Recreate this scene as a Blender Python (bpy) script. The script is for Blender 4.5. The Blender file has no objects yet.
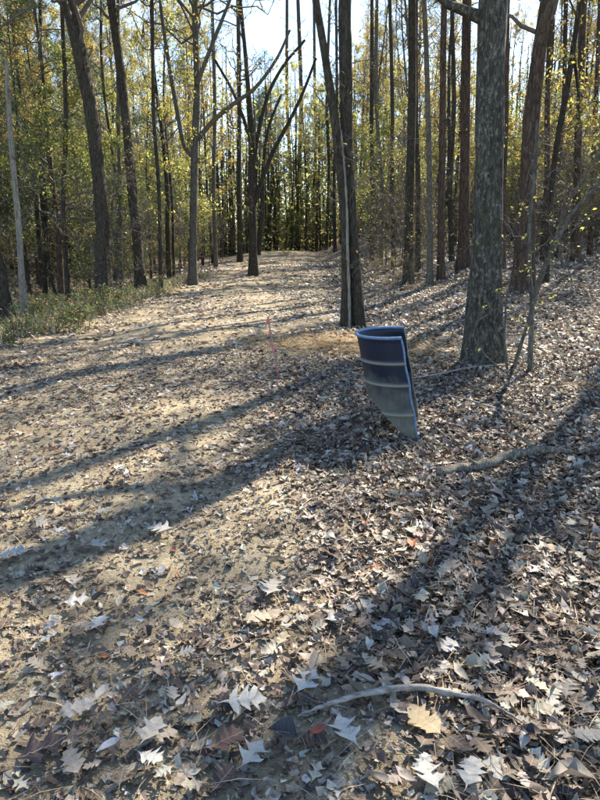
import bpy, math, random
import numpy as np
from mathutils import Vector

S = bpy.context.scene
COL = S.collection
R = math.radians

# ---------------------------------------------------------------- camera, sky, sun, exposure
CAM_H, PITCH, F = 1.55, R(14.4), 604.0          # F: focal length in pixels of a 600 x 800 frame
cd = bpy.data.cameras.new('camera'); cam = bpy.data.objects.new('camera', cd); COL.objects.link(cam)
cam.location = (0, 0, CAM_H); cam.rotation_euler = (math.pi/2-PITCH, 0, 0)
cd.sensor_fit = 'VERTICAL'; cd.sensor_height = 24; cd.lens = 24*F/800
cd.clip_start = 0.05; cd.clip_end = 3000
S.camera = cam
SUN_AZ, SUN_EL = R(32.5), R(38)                    # azimuth to the right of the view direction (+Y)
wd = bpy.data.worlds.new('World'); S.world = wd; wd.use_nodes = True
nt = wd.node_tree; bg = nt.nodes['Background']
sky = nt.nodes.new('ShaderNodeTexSky'); sky.sky_type = 'NISHITA'; sky.sun_disc = False
sky.sun_elevation = SUN_EL; sky.sun_rotation = SUN_AZ; sky.air_density = 1.0; sky.dust_density = .2; sky.ozone_density = 1.2
nt.links.new(sky.outputs[0], bg.inputs[0]); bg.inputs[1].default_value = 0.105
sd = bpy.data.lights.new('sun', 'SUN'); sun = bpy.data.objects.new('sun', sd); COL.objects.link(sun)
sd.energy = 5.0; sd.angle = R(0.53); sd.color = (1, .89, .72)
SUNV = Vector((math.sin(SUN_AZ)*math.cos(SUN_EL), math.cos(SUN_AZ)*math.cos(SUN_EL), math.sin(SUN_EL)))
sun.rotation_euler = SUNV.to_track_quat('Z', 'Y').to_euler(); sun.location = (20, 30, 40)
S.view_settings.view_transform = 'Standard'; S.view_settings.look = 'None'
S.view_settings.exposure = 1.8; S.view_settings.gamma = 1
S.cycles.max_bounces = 6; S.cycles.transparent_max_bounces = 8
S.cycles.use_denoising = True

# ---------------------------------------------------------------- numpy helpers
rng = np.random.default_rng(11)
def _hash(ix, iy, seed):
    h = (ix.astype(np.int64)*374761393 + iy.astype(np.int64)*668265263 + seed*974634777) & 0x7fffffff
    h = ((h ^ (h >> 13))*1274126177) & 0x7fffffff
    return ((h ^ (h >> 16)) & 0xffff)/65535.0
def noise(x, y, seed=0):
    x = np.asarray(x, float); y = np.asarray(y, float)
    ix, iy = np.floor(x), np.floor(y); fx, fy = x-ix, y-iy
    fx = fx*fx*(3-2*fx); fy = fy*fy*(3-2*fy)
    a, b, c, d = _hash(ix, iy, seed), _hash(ix+1, iy, seed), _hash(ix, iy+1, seed), _hash(ix+1, iy+1, seed)
    return (a*(1-fx)+b*fx)*(1-fy)+(c*(1-fx)+d*fx)*fy
def fbm(x, y, seed=0, o=4):
    s, a, t = 0, .5, 0
    for i in range(o):
        s = s+a*noise(np.asarray(x)*2**i, np.asarray(y)*2**i, seed+i); t += a; a *= .5
    return s/t
def sst(a, b, x):
    t = np.clip((np.asarray(x, float)-a)/(b-a), 0, 1); return t*t*(3-2*t)

def left_edge(y):  return -4.45+.5*(fbm(np.asarray(y)*.35, 0*np.asarray(y)+3, 5)-.5)+.004*np.asarray(y)
def right_edge(y): return .55+.9*(fbm(np.asarray(y)*.4, 0*np.asarray(y)+9, 7)-.5)+.012*np.asarray(y)

def H(x, y):
    x = np.asarray(x, float); y = np.asarray(y, float)
    z = .85*sst(18, 72, y)
    z = z - .9*sst(74, 92, y) + 7*sst(95, 175, y)
    # road: slightly crowned with two wheel ruts
    z = z + .06*np.exp(-((x+1.9)/1.6)**2) - .04*np.exp(-((x+3.4)/.35)**2) - .045*np.exp(-((x+.55)/.4)**2)*sst(9, 4, y+x*0)
    # left verge drops away, right side: shallow ditch then a rise
    z = z - .5*sst(-4.5, -8, x) + .5*sst(-9, -22, x)
    z = z - .10*np.exp(-((x-1.6)/.7)**2)
    z = z + sst(1.8, 6.5, x)*(.85*sst(7, 24, y)+.6*sst(24, 60, y))
    z = z + .10*np.exp(-(((x-.72)/.28)**2+((y-5.25)/.35)**2))          # little bank behind the drum
    z = z + .10*(fbm(x*.45, y*.45, 21, 3)-.5) + .045*(fbm(x*2.1, y*2.1, 31, 3)-.5)*sst(40, 8, y)
    return z
def Hs(x, y): return float(H(x, y))

def dens(x, y):
    """How thickly leaf litter covers the soil: 0 bare sand .. 1 deep litter."""
    x = np.asarray(x, float); y = np.asarray(y, float)
    w = 1.1*(fbm(x*.9, y*.7, 41, 4)-.5)
    d = sst(-.7, .85, x + w + .16*np.clip(y-3, -3, 4))*(1-.55*sst(2.6, 1.3, y)*sst(.9, -.1, x))
    d = np.where(y > 4, d*(1-.62*sst(4, 9, y)*sst(1.3, .2, x-.012*y)), d)
    d = np.maximum(d, (.13+.26*sst(.45, .65, fbm(x*1.2, y*.2, 47, 3)))*sst(3.5, 8, y))
    d = np.maximum(d, sst(-4.1, -5.0, x+w*.5))
    d = d - .55*np.exp(-(((x-.22)/.3)**2+((y-1.55)/.28)**2)) - .35*np.exp(-(((x+.2)/.3)**2+((y-3.3)/.7)**2))
    return np.clip(d, 0, 1)

def ray(px, py):
    d = np.array([(px-300)/F, 0, 0])+np.array([0, math.cos(PITCH), -math.sin(PITCH)])+(400-py)/F*np.array([0, math.sin(PITCH), math.cos(PITCH)])
    return d
def at(px, py, Y):                # the point that is seen at a pixel, at depth Y
    d = ray(px, py); return np.array([0, 0, CAM_H])+d*(Y/d[1])
def hit(px, py):                  # ground seen at a pixel
    d = ray(px, py); o = np.array([0, 0, CAM_H]); t = .8
    while t < 120:
        p = o+d*t
        if p[2] < Hs(p[0], p[1]): break
        t += .02 if t < 10 else .06
    return p
def depth_of(p):                  # distance along the optical axis
    return p[1]*math.cos(PITCH)-(p[2]-CAM_H)*math.sin(PITCH)

class MB:
    def __init__(s): s.v = []; s.f = []; s.n = 0
    def add(s, v, f, mat=0, col=(1, 1, 1), smooth=True):
        v = np.asarray(v, np.float32).reshape(-1, 3); f = np.asarray(f, np.int64)
        c = np.asarray(col, np.float32)
        if c.ndim == 1: c = np.broadcast_to(c, (len(v), 3))
        s.v.append((v, c)); s.f.append((f+s.n, mat, smooth)); s.n += len(v); return s
    def mesh(s, name, mats):
        me = bpy.data.meshes.new(name)
        v = np.concatenate([a for a, _ in s.v]); c = np.concatenate([b for _, b in s.v])
        loops = np.concatenate([f.ravel() for f, _, _ in s.f]).astype(np.int32)
        tot = np.concatenate([np.full(len(f), f.shape[1]) for f, _, _ in s.f]).astype(np.int32)
        start = np.concatenate([[0], np.cumsum(tot)[:-1]]).astype(np.int32)
        mi = np.concatenate([np.full(len(f), m) for f, m, _ in s.f]).astype(np.int32)
        sm = np.concatenate([np.full(len(f), k) for f, _, k in s.f]).astype(bool)
        me.vertices.add(len(v)); me.vertices.foreach_set('co', v.astype(np.float32).ravel())
        me.loops.add(len(loops)); me.loops.foreach_set('vertex_index', loops)
        me.polygons.add(len(tot)); me.polygons.foreach_set('loop_start', start); me.polygons.foreach_set('loop_total', tot)
        me.polygons.foreach_set('material_index', mi); me.polygons.foreach_set('use_smooth', sm)
        a = me.color_attributes.new('Col', 'FLOAT_COLOR', 'POINT')
        a.data.foreach_set('color', np.concatenate([c, np.ones((len(c), 1), np.float32)], 1).astype(np.float32).ravel())
        for m in mats: me.materials.append(m)
        me.update(calc_edges=True); return me
    def build(s, name, mats, parent=None):
        return link(name, s.mesh(name, mats), parent)

def link(name, data, parent=None):
    o = bpy.data.objects.new(name, data); COL.objects.link(o)
    if parent is not None: o.parent = parent
    return o
def tag(o, label, cat=None, group=None, kind=None):
    if label: o['label'] = label
    if cat: o['category'] = cat
    if group: o['group'] = group
    if kind: o['kind'] = kind
    return o
def thing(name, label, cat, loc, group=None):
    o = link(name, None); o.location = loc; o.empty_display_size = .2
    return tag(o, label, cat, group)
def copy_thing(src, loc, rz, sc, label, group):
    c = src.copy(); COL.objects.link(c); c.location = loc; c.rotation_euler = (0, 0, rz); c.scale = (sc, sc, sc)
    c['label'] = label; c['group'] = group
    for ch in src.children:
        k = ch.copy(); COL.objects.link(k); k.parent = c
    return c

def nrm(a): return a/np.maximum(np.linalg.norm(a, axis=-1, keepdims=True), 1e-9)
def tubes(P, Rad, sides):
    """P (M,N,3) centre lines, Rad (M,N): open tubes."""
    P = np.asarray(P, float); Rad = np.asarray(Rad, float); M, N, _ = P.shape
    T = nrm(np.gradient(P, axis=1)); d = nrm(P[:, -1]-P[:, 0])
    ref = np.where(np.abs(d[:, 2:3]) > .8, np.array([[1., 0, 0]]), np.array([[0, 0, 1.]]))[:, None, :]
    n = nrm(np.cross(T, np.broadcast_to(ref, T.shape))); b = np.cross(T, n)
    a = np.arange(sides)*2*math.pi/sides
    V = P[:, :, None, :]+Rad[:, :, None, None]*(np.cos(a)[None, None, :, None]*n[:, :, None, :]+np.sin(a)[None, None, :, None]*b[:, :, None, :])
    m, i, j = np.meshgrid(np.arange(M), np.arange(N-1), np.arange(sides), indexing='ij'); j2 = (j+1) % sides
    idx = lambda i, j: m*N*sides+i*sides+j
    Fq = np.stack([idx(i, j), idx(i, j2), idx(i+1, j2), idx(i+1, j)], -1).reshape(-1, 4)
    return V.reshape(-1, 3), Fq
def resample(pts, n):
    """smooth curve through control points (Catmull-Rom)."""
    p = np.asarray(pts, float)
    if len(p) == 2: return p[0]+(p[1]-p[0])*np.linspace(0, 1, n)[:, None]
    q = np.vstack([2*p[0]-p[1], p, 2*p[-1]-p[-2]]); out = []
    for t in np.linspace(0, len(p)-1-1e-6, n):
        i = int(t); u = t-i; a, b, c, d = q[i:i+4]
        out.append(.5*(2*b+(c-a)*u+(2*a-5*b+4*c-d)*u*u+(3*b-a-3*c+d)*u**3))
    return np.array(out)
def rotmat(yaw, tilt, roll):
    cy, sy, ct, st, cr, sr = np.cos(yaw), np.sin(yaw), np.cos(tilt), np.sin(tilt), np.cos(roll), np.sin(roll)
    z = np.zeros_like(yaw); o = z+1
    A = np.stack([np.stack([cy, -sy, z], -1), np.stack([sy, cy, z], -1), np.stack([z, z, o], -1)], -2)
    B = np.stack([np.stack([ct, z, st], -1), np.stack([z, o, z], -1), np.stack([-st, z, ct], -1)], -2)
    C = np.stack([np.stack([o, z, z], -1), np.stack([z, cr, -sr], -1), np.stack([z, sr, cr], -1)], -2)
    return A@B@C
def scatter(mb, tv, tf, pos, rm, sc, col, mat=0, smooth=True):
    V = np.einsum('mij,kj->mki', rm, tv)*np.asarray(sc)[:, None, None]+pos[:, None, :]
    Fq = (tf[None]+(np.arange(len(pos))*len(tv))[:, None, None]).reshape(-1, tf.shape[1])
    C = np.repeat(col, len(tv), 0)
    mb.add(V.reshape(-1, 3), Fq, mat, C, smooth)

# ---------------------------------------------------------------- materials
def newmat(name):
    m = bpy.data.materials.new(name); m.use_nodes = True
    t = m.node_tree; return m, t, t.nodes['Principled BSDF']
def nd(t, typ, **kw):
    n = t.nodes.new(typ)
    for k, v in kw.items(): setattr(n, k, v)
    return n
def ramp(t, fac, stops):
    r = nd(t, 'ShaderNodeValToRGB'); t.links.new(fac, r.inputs[0]); e = r.color_ramp.elements
    while len(e) < len(stops): e.new(.5)
    for i, (p, c) in enumerate(stops): e[i].position = p; e[i].color = (*c, 1)
    return r.outputs[0]
def mixc(t, fac, a, b, typ='MIX'):
    m = nd(t, 'ShaderNodeMix', data_type='RGBA', blend_type=typ)
    for s, v in ((0, fac), (6, a), (7, b)):
        if hasattr(v, 'links'): t.links.new(v, m.inputs[s])
        else: m.inputs[s].default_value = v if s == 0 else (*v, 1)
    return m.outputs[2]
def noisetex(t, scale, detail=4, rough=.6, vec=None, stretch=None):
    n = nd(t, 'ShaderNodeTexNoise'); n.inputs['Scale'].default_value = scale
    n.inputs['Detail'].default_value = detail; n.inputs['Roughness'].default_value = rough
    if vec is None: vec = nd(t, 'ShaderNodeTexCoord').outputs['Object']
    if stretch:
        mp = nd(t, 'ShaderNodeMapping'); mp.inputs['Scale'].default_value = stretch
        t.links.new(vec, mp.inputs[0]); vec = mp.outputs[0]
    t.links.new(vec, n.inputs['Vector']); return n.outputs['Fac']
def bump(t, h, strength, dist):
    b = nd(t, 'ShaderNodeBump'); b.inputs['Strength'].default_value = strength; b.inputs['Distance'].default_value = dist
    t.links.new(h, b.inputs['Height']); return b.outputs[0]

def mat_ground():
    m, t, p = newmat('soil')
    at_ = nd(t, 'ShaderNodeAttribute', attribute_name='Col'); sep = nd(t, 'ShaderNodeSeparateColor')
    t.links.new(at_.outputs['Color'], sep.inputs[0])
    geo = nd(t, 'ShaderNodeNewGeometry').outputs['Position']
    n1 = noisetex(t, 3, 8, .7, geo); n2 = noisetex(t, 28, 6, .7, geo); n3 = noisetex(t, 150, 4, .6, geo)
    sand = ramp(t, n2, [(.25, (.25, .195, .125)), (.45, (.49, .41, .27)), (.72, (.62, .535, .385))])
    sand = mixc(t, ramp(t, n1, [(.42, (0, 0, 0)), (.62, (.75, .75, .75))]), sand, (.25, .195, .13))
    sand = mixc(t, .55, sand, ramp(t, n3, [(.3, (.25, .24, .22)), (.7, (1.15, 1.13, 1.1))]), 'MULTIPLY')
    duff = ramp(t, n2, [(.25, (.035, .026, .02)), (.5, (.10, .075, .055)), (.75, (.20, .16, .125))])
    c = mixc(t, sep.outputs[0], sand, duff)
    straw = ramp(t, n2, [(.25, (.20, .12, .05)), (.75, (.45, .30, .13))])
    c = mixc(t, sep.outputs[1], c, straw)
    # beyond the scattered leaves the litter is only a surface of mottled leaf colours
    far = ramp(t, noisetex(t, 9, 8, .75, geo), [(.3, (.06, .045, .03)), (.5, (.17, .13, .09)), (.7, (.33, .27, .20))])
    c = mixc(t, sep.outputs[2], c, far)
    t.links.new(c, p.inputs['Base Color']); p.inputs['Roughness'].default_value = .95
    p.inputs['Specular IOR Level'].default_value = .15
    mx = nd(t, 'ShaderNodeMath', operation='ADD'); t.links.new(n2, mx.inputs[0]); t.links.new(n3, mx.inputs[1])
    t.links.new(bump(t, mx.outputs[0], .8, .02), p.inputs['Normal']); return m

def mat_bark(name, dark, mid, pale, lichen=None, scale=1., amount=.6):
    m, t, p = newmat(name)
    co = nd(t, 'ShaderNodeTexCoord').outputs['Object']
    n1 = noisetex(t, 26*scale, 6, .65, co, (1, 1, .16)); n2 = noisetex(t, 5*scale, 5, .6, co)
    v = nd(t, 'ShaderNodeTexVoronoi', feature='DISTANCE_TO_EDGE'); v.inputs['Scale'].default_value = 20*scale
    mp = nd(t, 'ShaderNodeMapping'); mp.inputs['Scale'].default_value = (1, 1, .2); t.links.new(co, mp.inputs[0]); t.links.new(mp.outputs[0], v.inputs['Vector'])
    c = ramp(t, n1, [(.28, dark), (.5, mid), (.75, pale)])
    c = mixc(t, ramp(t, v.outputs['Distance'], [(0, (.75, .75, .75)), (.12, (0, 0, 0))]), c, dark)
    if lichen:
        lf = noisetex(t, 21, 8, .78, co, (1, 1, .55))
        c = mixc(t, ramp(t, lf, [(.52, (0, 0, 0)), (.66, (amount, amount, amount))]), c, lichen)
        gm = noisetex(t, 3, 4, .6, co)
        c = mixc(t, ramp(t, gm, [(.5, (0, 0, 0)), (.7, (.5, .5, .5))]), c, (.055, .065, .032))
    oi = nd(t, 'ShaderNodeObjectInfo')
    c = mixc(t, .35, c, ramp(t, oi.outputs['Random'], [(0, (.6, .6, .62)), (.5, (1, .96, .9)), (1, (1.25, 1.15, 1.05))]), 'MULTIPLY')
    t.links.new(c, p.inputs['Base Color']); p.inputs['Roughness'].default_value = .92; p.inputs['Specular IOR Level'].default_value = .2
    ad = nd(t, 'ShaderNodeMath', operation='ADD'); t.links.new(n1, ad.inputs[0]); t.links.new(v.outputs['Distance'], ad.inputs[1])
    t.links.new(bump(t, ad.outputs[0], 1., .035), p.inputs['Normal']); return m

def mat_leaf(name, trans=.5, rough=.5, source='Col', vary=.25):
    m, t, p = newmat(name)
    if source == 'Col': c = nd(t, 'ShaderNodeAttribute', attribute_name='Col').outputs['Color']
    else: c = nd(t, 'ShaderNodeObjectInfo').outputs['Color']
    geo = nd(t, 'ShaderNodeTexCoord').outputs['Object']
    sc = 90 if source == 'Col' else 14
    v = ramp(t, noisetex(t, sc, 4, .6, geo), [(.3, (1-vary,)*3), (.7, (1+vary,)*3)])
    c = mixc(t, 1., c, v, 'MULTIPLY')
    if source != 'Col':                          # midrib and side veins run along the blade
        sx = nd(t, 'ShaderNodeSeparateXYZ'); t.links.new(geo, sx.inputs[0])
        def mth(op, a, b=None):
            n = nd(t, 'ShaderNodeMath', operation=op)
            for k, q in enumerate((a, b)):
                if q is None: continue
                if hasattr(q, 'links'): t.links.new(q, n.inputs[k])
                else: n.inputs[k].default_value = q
            return n.outputs[0]
        ay = mth('ABSOLUTE', sx.outputs[1]); rib = mth('LESS_THAN', ay, .011)
        side = mth('GREATER_THAN', mth('SINE', mth('MULTIPLY', mth('SUBTRACT', sx.outputs[0], mth('MULTIPLY', ay, .75)), 52.)), .93)
        vein = mth('MAXIMUM', mth('MULTIPLY', rib, .4), mth('MULTIPLY', side, .11))
        c = mixc(t, vein, c, (.50, .43, .32))
        sp = ramp(t, noisetex(t, 7, 5, .7, geo), [(.56, (0, 0, 0)), (.66, (.55, .55, .55))]); c = mixc(t, sp, c, (.11, .08, .06))
    t.links.new(c, p.inputs['Base Color']); p.inputs['Roughness'].default_value = rough
    tr = nd(t, 'ShaderNodeBsdfTranslucent'); t.links.new(c, tr.inputs['Color'])
    ms = nd(t, 'ShaderNodeMixShader'); ms.inputs[0].default_value = trans
    t.links.new(p.outputs[0], ms.inputs[1]); t.links.new(tr.outputs[0], ms.inputs[2])
    t.links.new(ms.outputs[0], t.nodes['Material Output'].inputs['Surface']); return m

def mat_plain(name, col, rough=.7, col2=None, scale=20, stretch=None, b=.4):
    m, t, p = newmat(name)
    n = noisetex(t, scale, 5, .65, None, stretch)
    c = ramp(t, n, [(.3, col), (.7, col2 or tuple(k*1.5 for k in col))])
    t.links.new(c, p.inputs['Base Color']); p.inputs['Roughness'].default_value = rough
    t.links.new(bump(t, n, b, .01), p.inputs['Normal']); return m

M_soil = mat_ground()
M_oak = mat_bark('bark_lichened_oak', (.022, .02, .017), (.07, .064, .054), (.15, .14, .12), (.33, .35, .31), 1., .8)
M_dark = mat_bark('bark_dark', (.016, .013, .010), (.055, .046, .037), (.125, .108, .09), (.19, .20, .17), 1.1, .35)
M_grey = mat_bark('bark_grey', (.045, .04, .034), (.13, .12, .105), (.24, .23, .205), (.33, .35, .31), 1.3, .4)
M_pine = mat_bark('bark_pine', (.024, .017, .013), (.085, .062, .048), (.17, .13, .105), None, .8)
M_pale = mat_bark('bark_pale_snag', (.13, .12, .105), (.30, .28, .25), (.46, .44, .40), None, 1.2)
M_twig = mat_plain('twig', (.06, .05, .04), .9, (.15, .13, .11), 12)
M_leaf = mat_leaf('leaf_living', .62, .5)
M_needle = mat_leaf('needles', .3, .45)
M_litter = mat_leaf('leaf_fallen', .15, .62)
M_oneleaf = mat_leaf('leaf_fallen_single', .15, .7, 'Object', .22)
M_grass = mat_leaf('grass_blades', .4, .5)
M_stick = mat_plain('weathered_stick', (.12, .10, .085), .85, (.44, .41, .37), 55, (.35, 1, 1), 1.)

# ---------------------------------------------------------------- ground and track
def axis(parts):
    out = []
    for a, b, s in parts: out.append(np.arange(a, b, s))
    return np.concatenate(out+[np.array([parts[-1][1]])])
ys = axis([(-40, -6, 4), (-6, .4, .4), (.4, 4, .05), (4, 9, .10), (9, 20, .2), (20, 80, .8), (80, 160, 6), (160, 900, 60)])
xs = axis([(-700, -100, 60), (-100, -22, 4), (-22, -9, .5), (-9, -3.2, .12), (-3.2, 3.2, .06), (3.2, 9, .12), (9, 22, .5), (22, 100, 4), (100, 700, 60)])
X, Y = np.meshgrid(xs, ys); Z = H(X, Y)
Z = Z+.012*(fbm(X*9, Y*9, 61, 3)-.5)*(Y < 9)
ny, nx = X.shape
D = dens(X, Y)
STRAW = [((.85, 9.6), (1.1, .75)), ((4.0, 6.6), (.45, .22))]        # patches of orange pine straw: centre, radii
def strawf(x, y):
    s = 0
    for (cx, cy), (rx, ry) in STRAW: s = s+np.exp(-(((x-cx)/rx)**2+((y-cy)/ry)**2))
    return np.clip(s*(.4+.9*fbm(x*3, y*3, 71)), 0, 1)
FARL = sst(20, 40, Y)*np.where(1, 1, 1)
FARL = np.maximum(FARL, sst(12, 20, np.abs(X)))
FARL = FARL*(1-.75*sst(-4.8, -4.0, X)*sst(1.6, .7, X-.012*Y)*(Y < 80))
C = np.stack([D, strawf(X, Y), FARL*.9], -1).reshape(-1, 3)
V = np.stack([X, Y, Z], -1).reshape(-1, 3)
i, j = np.meshgrid(np.arange(ny-1), np.arange(nx-1), indexing='ij')
FQ = np.stack([i*nx+j, i*nx+j+1, (i+1)*nx+j+1, (i+1)*nx+j], -1).reshape(-1, 4)
fx, fy = V[FQ, 0].mean(1), V[FQ, 1].mean(1)
wob = .5*(fbm(fx*1.3, fy*1.3, 81)-.5)
ontrack = (fx > left_edge(fy)+wob) & (fx < right_edge(fy)+wob) & (fy < 78)
for nm, sel in (('ground', ~ontrack), ('dirt_track', ontrack)):
    f = FQ[sel]; u, inv = np.unique(f.ravel(), return_inverse=True)
    o = MB().add(V[u], inv.reshape(f.shape), 0, C[u]).build(nm, [M_soil])
    tag(o, 'leaf covered forest floor on both sides of the track' if nm == 'ground' else 'sandy dirt track strewn with fallen leaves running into the woods', None, None, 'structure')

# ---------------------------------------------------------------- trees
LEAF_V = np.array([[0, 0, 0], [.5, .27, .06], [1, 0, -.04], [.5, -.27, .06]]); LEAF_F = np.array([[0, 1, 2], [0, 2, 3]])
ND = []
for k in range(9):
    a = k*2.4; el = .25+.9*((k*7) % 9)/9; d = np.array([math.cos(a)*math.cos(el), math.sin(a)*math.cos(el), math.sin(el)])
    s = np.array([-d[1], d[0], 0])*.035; ND += [-s, s, d]
NEED_V = np.array(ND); NEED_F = np.arange(27).reshape(9, 3)

def rand_dirs(n, r, up=0.):
    v = r.normal(size=(n, 3)); v[:, 2] += up; return nrm(v)
def branch_set(r, P0, D0, L, N=6, bend=.25, lift=.15):
    """curved branches from points P0, directions D0, lengths L -> (M,N,3)"""
    M = len(P0); t = np.linspace(0, 1, N)[None, :, None]
    wob = np.cumsum(r.normal(size=(M, N, 3))*bend/N, 1); wob -= wob[:, :1]
    P = P0[:, None]+(D0[:, None]*t+np.array([0, 0, lift])*t*t+wob)*L[:, None, None]
    return P
def palette(r, n, cols, w=None, jit=.25):
    c = np.array(cols)[r.choice(len(cols), n, p=w)]
    return np.clip(c*(1+jit*r.normal(size=(n, 1))*.6)*(1+.035*r.normal(size=(n, 3))), .004, .9)
YELLOW = [(.48, .45, .09), (.40, .42, .11), (.29, .34, .09), (.44, .36, .10)]
GOLD = [(.52, .42, .08), (.46, .33, .09), (.34, .24, .09), (.40, .38, .11)]
OLIVE = [(.16, .19, .05), (.22, .23, .06), (.11, .14, .045), (.30, .28, .07)]
GREEN = [(.06, .11, .035), (.09, .14, .045), (.045, .085, .03), (.14, .18, .05)]
RUST = [(.25, .14, .06), (.18, .11, .06), (.32, .2, .09), (.3, .26, .09)]
PINEG = [(.07, .12, .055), (.10, .15, .06), (.05, .09, .045)]

def crown(r, path, rad, zr, nl, Lr, elev, leaves, lsize, pal, twigs=(4, 4), needle=False, droop=.15, rscale=1., tipdense=.5, tmin=.0045):
    """limbs, branches and twigs along a trunk path, with leaves on the twigs; returns an MB (slot 0 wood, slot 1 leaf)"""
    mb = MB(); n = len(path)
    ti = r.uniform(zr[0], zr[1], nl); fi = ti*(n-1); i0 = np.clip(fi.astype(int), 0, n-2); u = (fi-i0)[:, None]
    P0 = path[i0]*(1-u)+path[i0+1]*u
    az = np.arange(nl)*2.4+r.uniform(-.6, .6, nl); el = R(1)*r.uniform(elev[0], elev[1], nl)
    D0 = np.stack([np.cos(az)*np.cos(el), np.sin(az)*np.cos(el), np.sin(el)], -1)
    prof = np.clip(1.15-.75*(ti-zr[0])/(zr[1]-zr[0]+1e-6), .3, 1)
    L = r.uniform(Lr[0], Lr[1], nl)*prof
    LP = branch_set(r, P0, D0, L, 7, .5, droop)
    r0 = np.minimum((rad[i0]*.45), .012+.02*L)*rscale
    tt = np.linspace(1, .25, 7)[None]
    mb.add(*tubes(LP, r0[:, None]*tt, 5), 0)
    # branches on limbs
    nb = twigs[0]; bi = r.uniform(2, 6, (nl, nb)); b0 = np.clip(bi.astype(int), 0, 5); ub = (bi-b0)[..., None]
    ar = np.arange(nl)[:, None]
    BP0 = (LP[ar, b0]*(1-ub)+LP[ar, b0+1]*ub).reshape(-1, 3)
    ld = nrm(LP[ar, b0+1]-LP[ar, b0]).reshape(-1, 3)
    BD = nrm(ld*.8+rand_dirs(len(BP0), r)*.75+np.array([0, 0, .1])); BL = np.repeat(L, nb)*r.uniform(.25, .5, len(BP0))
    BP = branch_set(r, BP0, BD, BL, 5, .5, droop)
    br = np.repeat(r0, nb)*.45
    mb.add(*tubes(BP, br[:, None]*np.linspace(1, .35, 5)[None], 3), 0)
    nw = twigs[1]; M = len(BP); ci = r.uniform(.6, 4, (M, nw)); c0 = np.clip(ci.astype(int), 0, 3); uc = (ci-c0)[..., None]; am = np.arange(M)[:, None]
    TP0 = (BP[am, c0]*(1-uc)+BP[am, c0+1]*uc).reshape(-1, 3); bd = nrm(BP[am, c0+1]-BP[am, c0]).reshape(-1, 3)
    TD = nrm(bd*.6+rand_dirs(len(TP0), r)*.8); TL = np.repeat(BL, nw)*r.uniform(.3, .6, len(TP0))
    TP = branch_set(r, TP0, TD, TL, 3, .4, droop*.6)
    tr = np.maximum(np.repeat(br, nw)*.4, tmin)
    mb.add(*tubes(TP, tr[:, None]*np.linspace(1, .4, 3)[None], 3), 0)
    if leaves > 0:
        src = np.concatenate([TP[:, 1:].reshape(-1, 3), BP[:, 3:].reshape(-1, 3)])
        # leaves come in patches: some twigs have dropped theirs
        keep = noise(src[:, 0]*1.1+src[:, 2]*.7, src[:, 1]*1.1-src[:, 2]*.9, int(r.integers(99))) > tipdense*.9
        src = src[keep] if keep.sum() > 10 else src
        P = src[r.integers(len(src), size=leaves)]+r.normal(size=(leaves, 3))*(lsize*.9)
        rm = rotmat(r.uniform(0, 6.28, leaves), r.uniform(-.6, 1.2, leaves), r.uniform(-1.2, 1.2, leaves))
        tv, tf = (NEED_V, NEED_F) if needle else (LEAF_V, LEAF_F)
        scatter(mb, tv, tf, P, rm, lsize*r.uniform(.6, 1.35, leaves), palette(r, leaves, pal), 1, False)
    return mb

def trunk_mb(path, rad, sides=10, rough=.06, seed=0, flare=.35, scale=9.):
    """one tapered trunk with an uneven, ridged surface and a root flare"""
    V, Fq = tubes(path[None], rad[None], sides); n = len(path)
    V = V.reshape(n, sides, 3); c = path[:, None]
    a = np.arange(sides)*2*math.pi/sides; zz = path[:, 2][:, None]
    k = 1+rough*2*(fbm(np.cos(a)[None]*2.3+zz*.6+7, np.sin(a)[None]*2.3+zz*.9, seed, 4)-.5)
    h = np.maximum(zz-path[0, 2]-.15, 0)
    k = k+flare*np.exp(-h/(3.0*rad[0]+.05))*(1+.55*np.sin(a*4+seed)[None]+.3*np.sin(a*7+seed*2)[None])
    V = c+(V-c)*k[..., None]
    return MB().add(V.reshape(-1, 3), Fq, 0)

def free_tree(r, h, r0, lean=.03, wig=.012, n=26):
    t = np.linspace(0, 1, n); z = -.2+(h+.2)*t
    a = r.uniform(0, 6.28); ph = r.uniform(0, 6.28, 4)
    x = lean*h*t*math.cos(a)+wig*h*(np.sin(5*t+ph[0])-math.sin(ph[0]))+.4*wig*h*(np.sin(13*t+ph[1])-math.sin(ph[1]))
    y = lean*h*t*math.sin(a)+wig*h*(np.sin(5*t+ph[2])-math.sin(ph[2]))+.4*wig*h*(np.sin(12*t+ph[3])-math.sin(ph[3]))
    return np.stack([x, y, z], -1), np.maximum(r0*(1-.85*t**1.15), .008)

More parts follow.
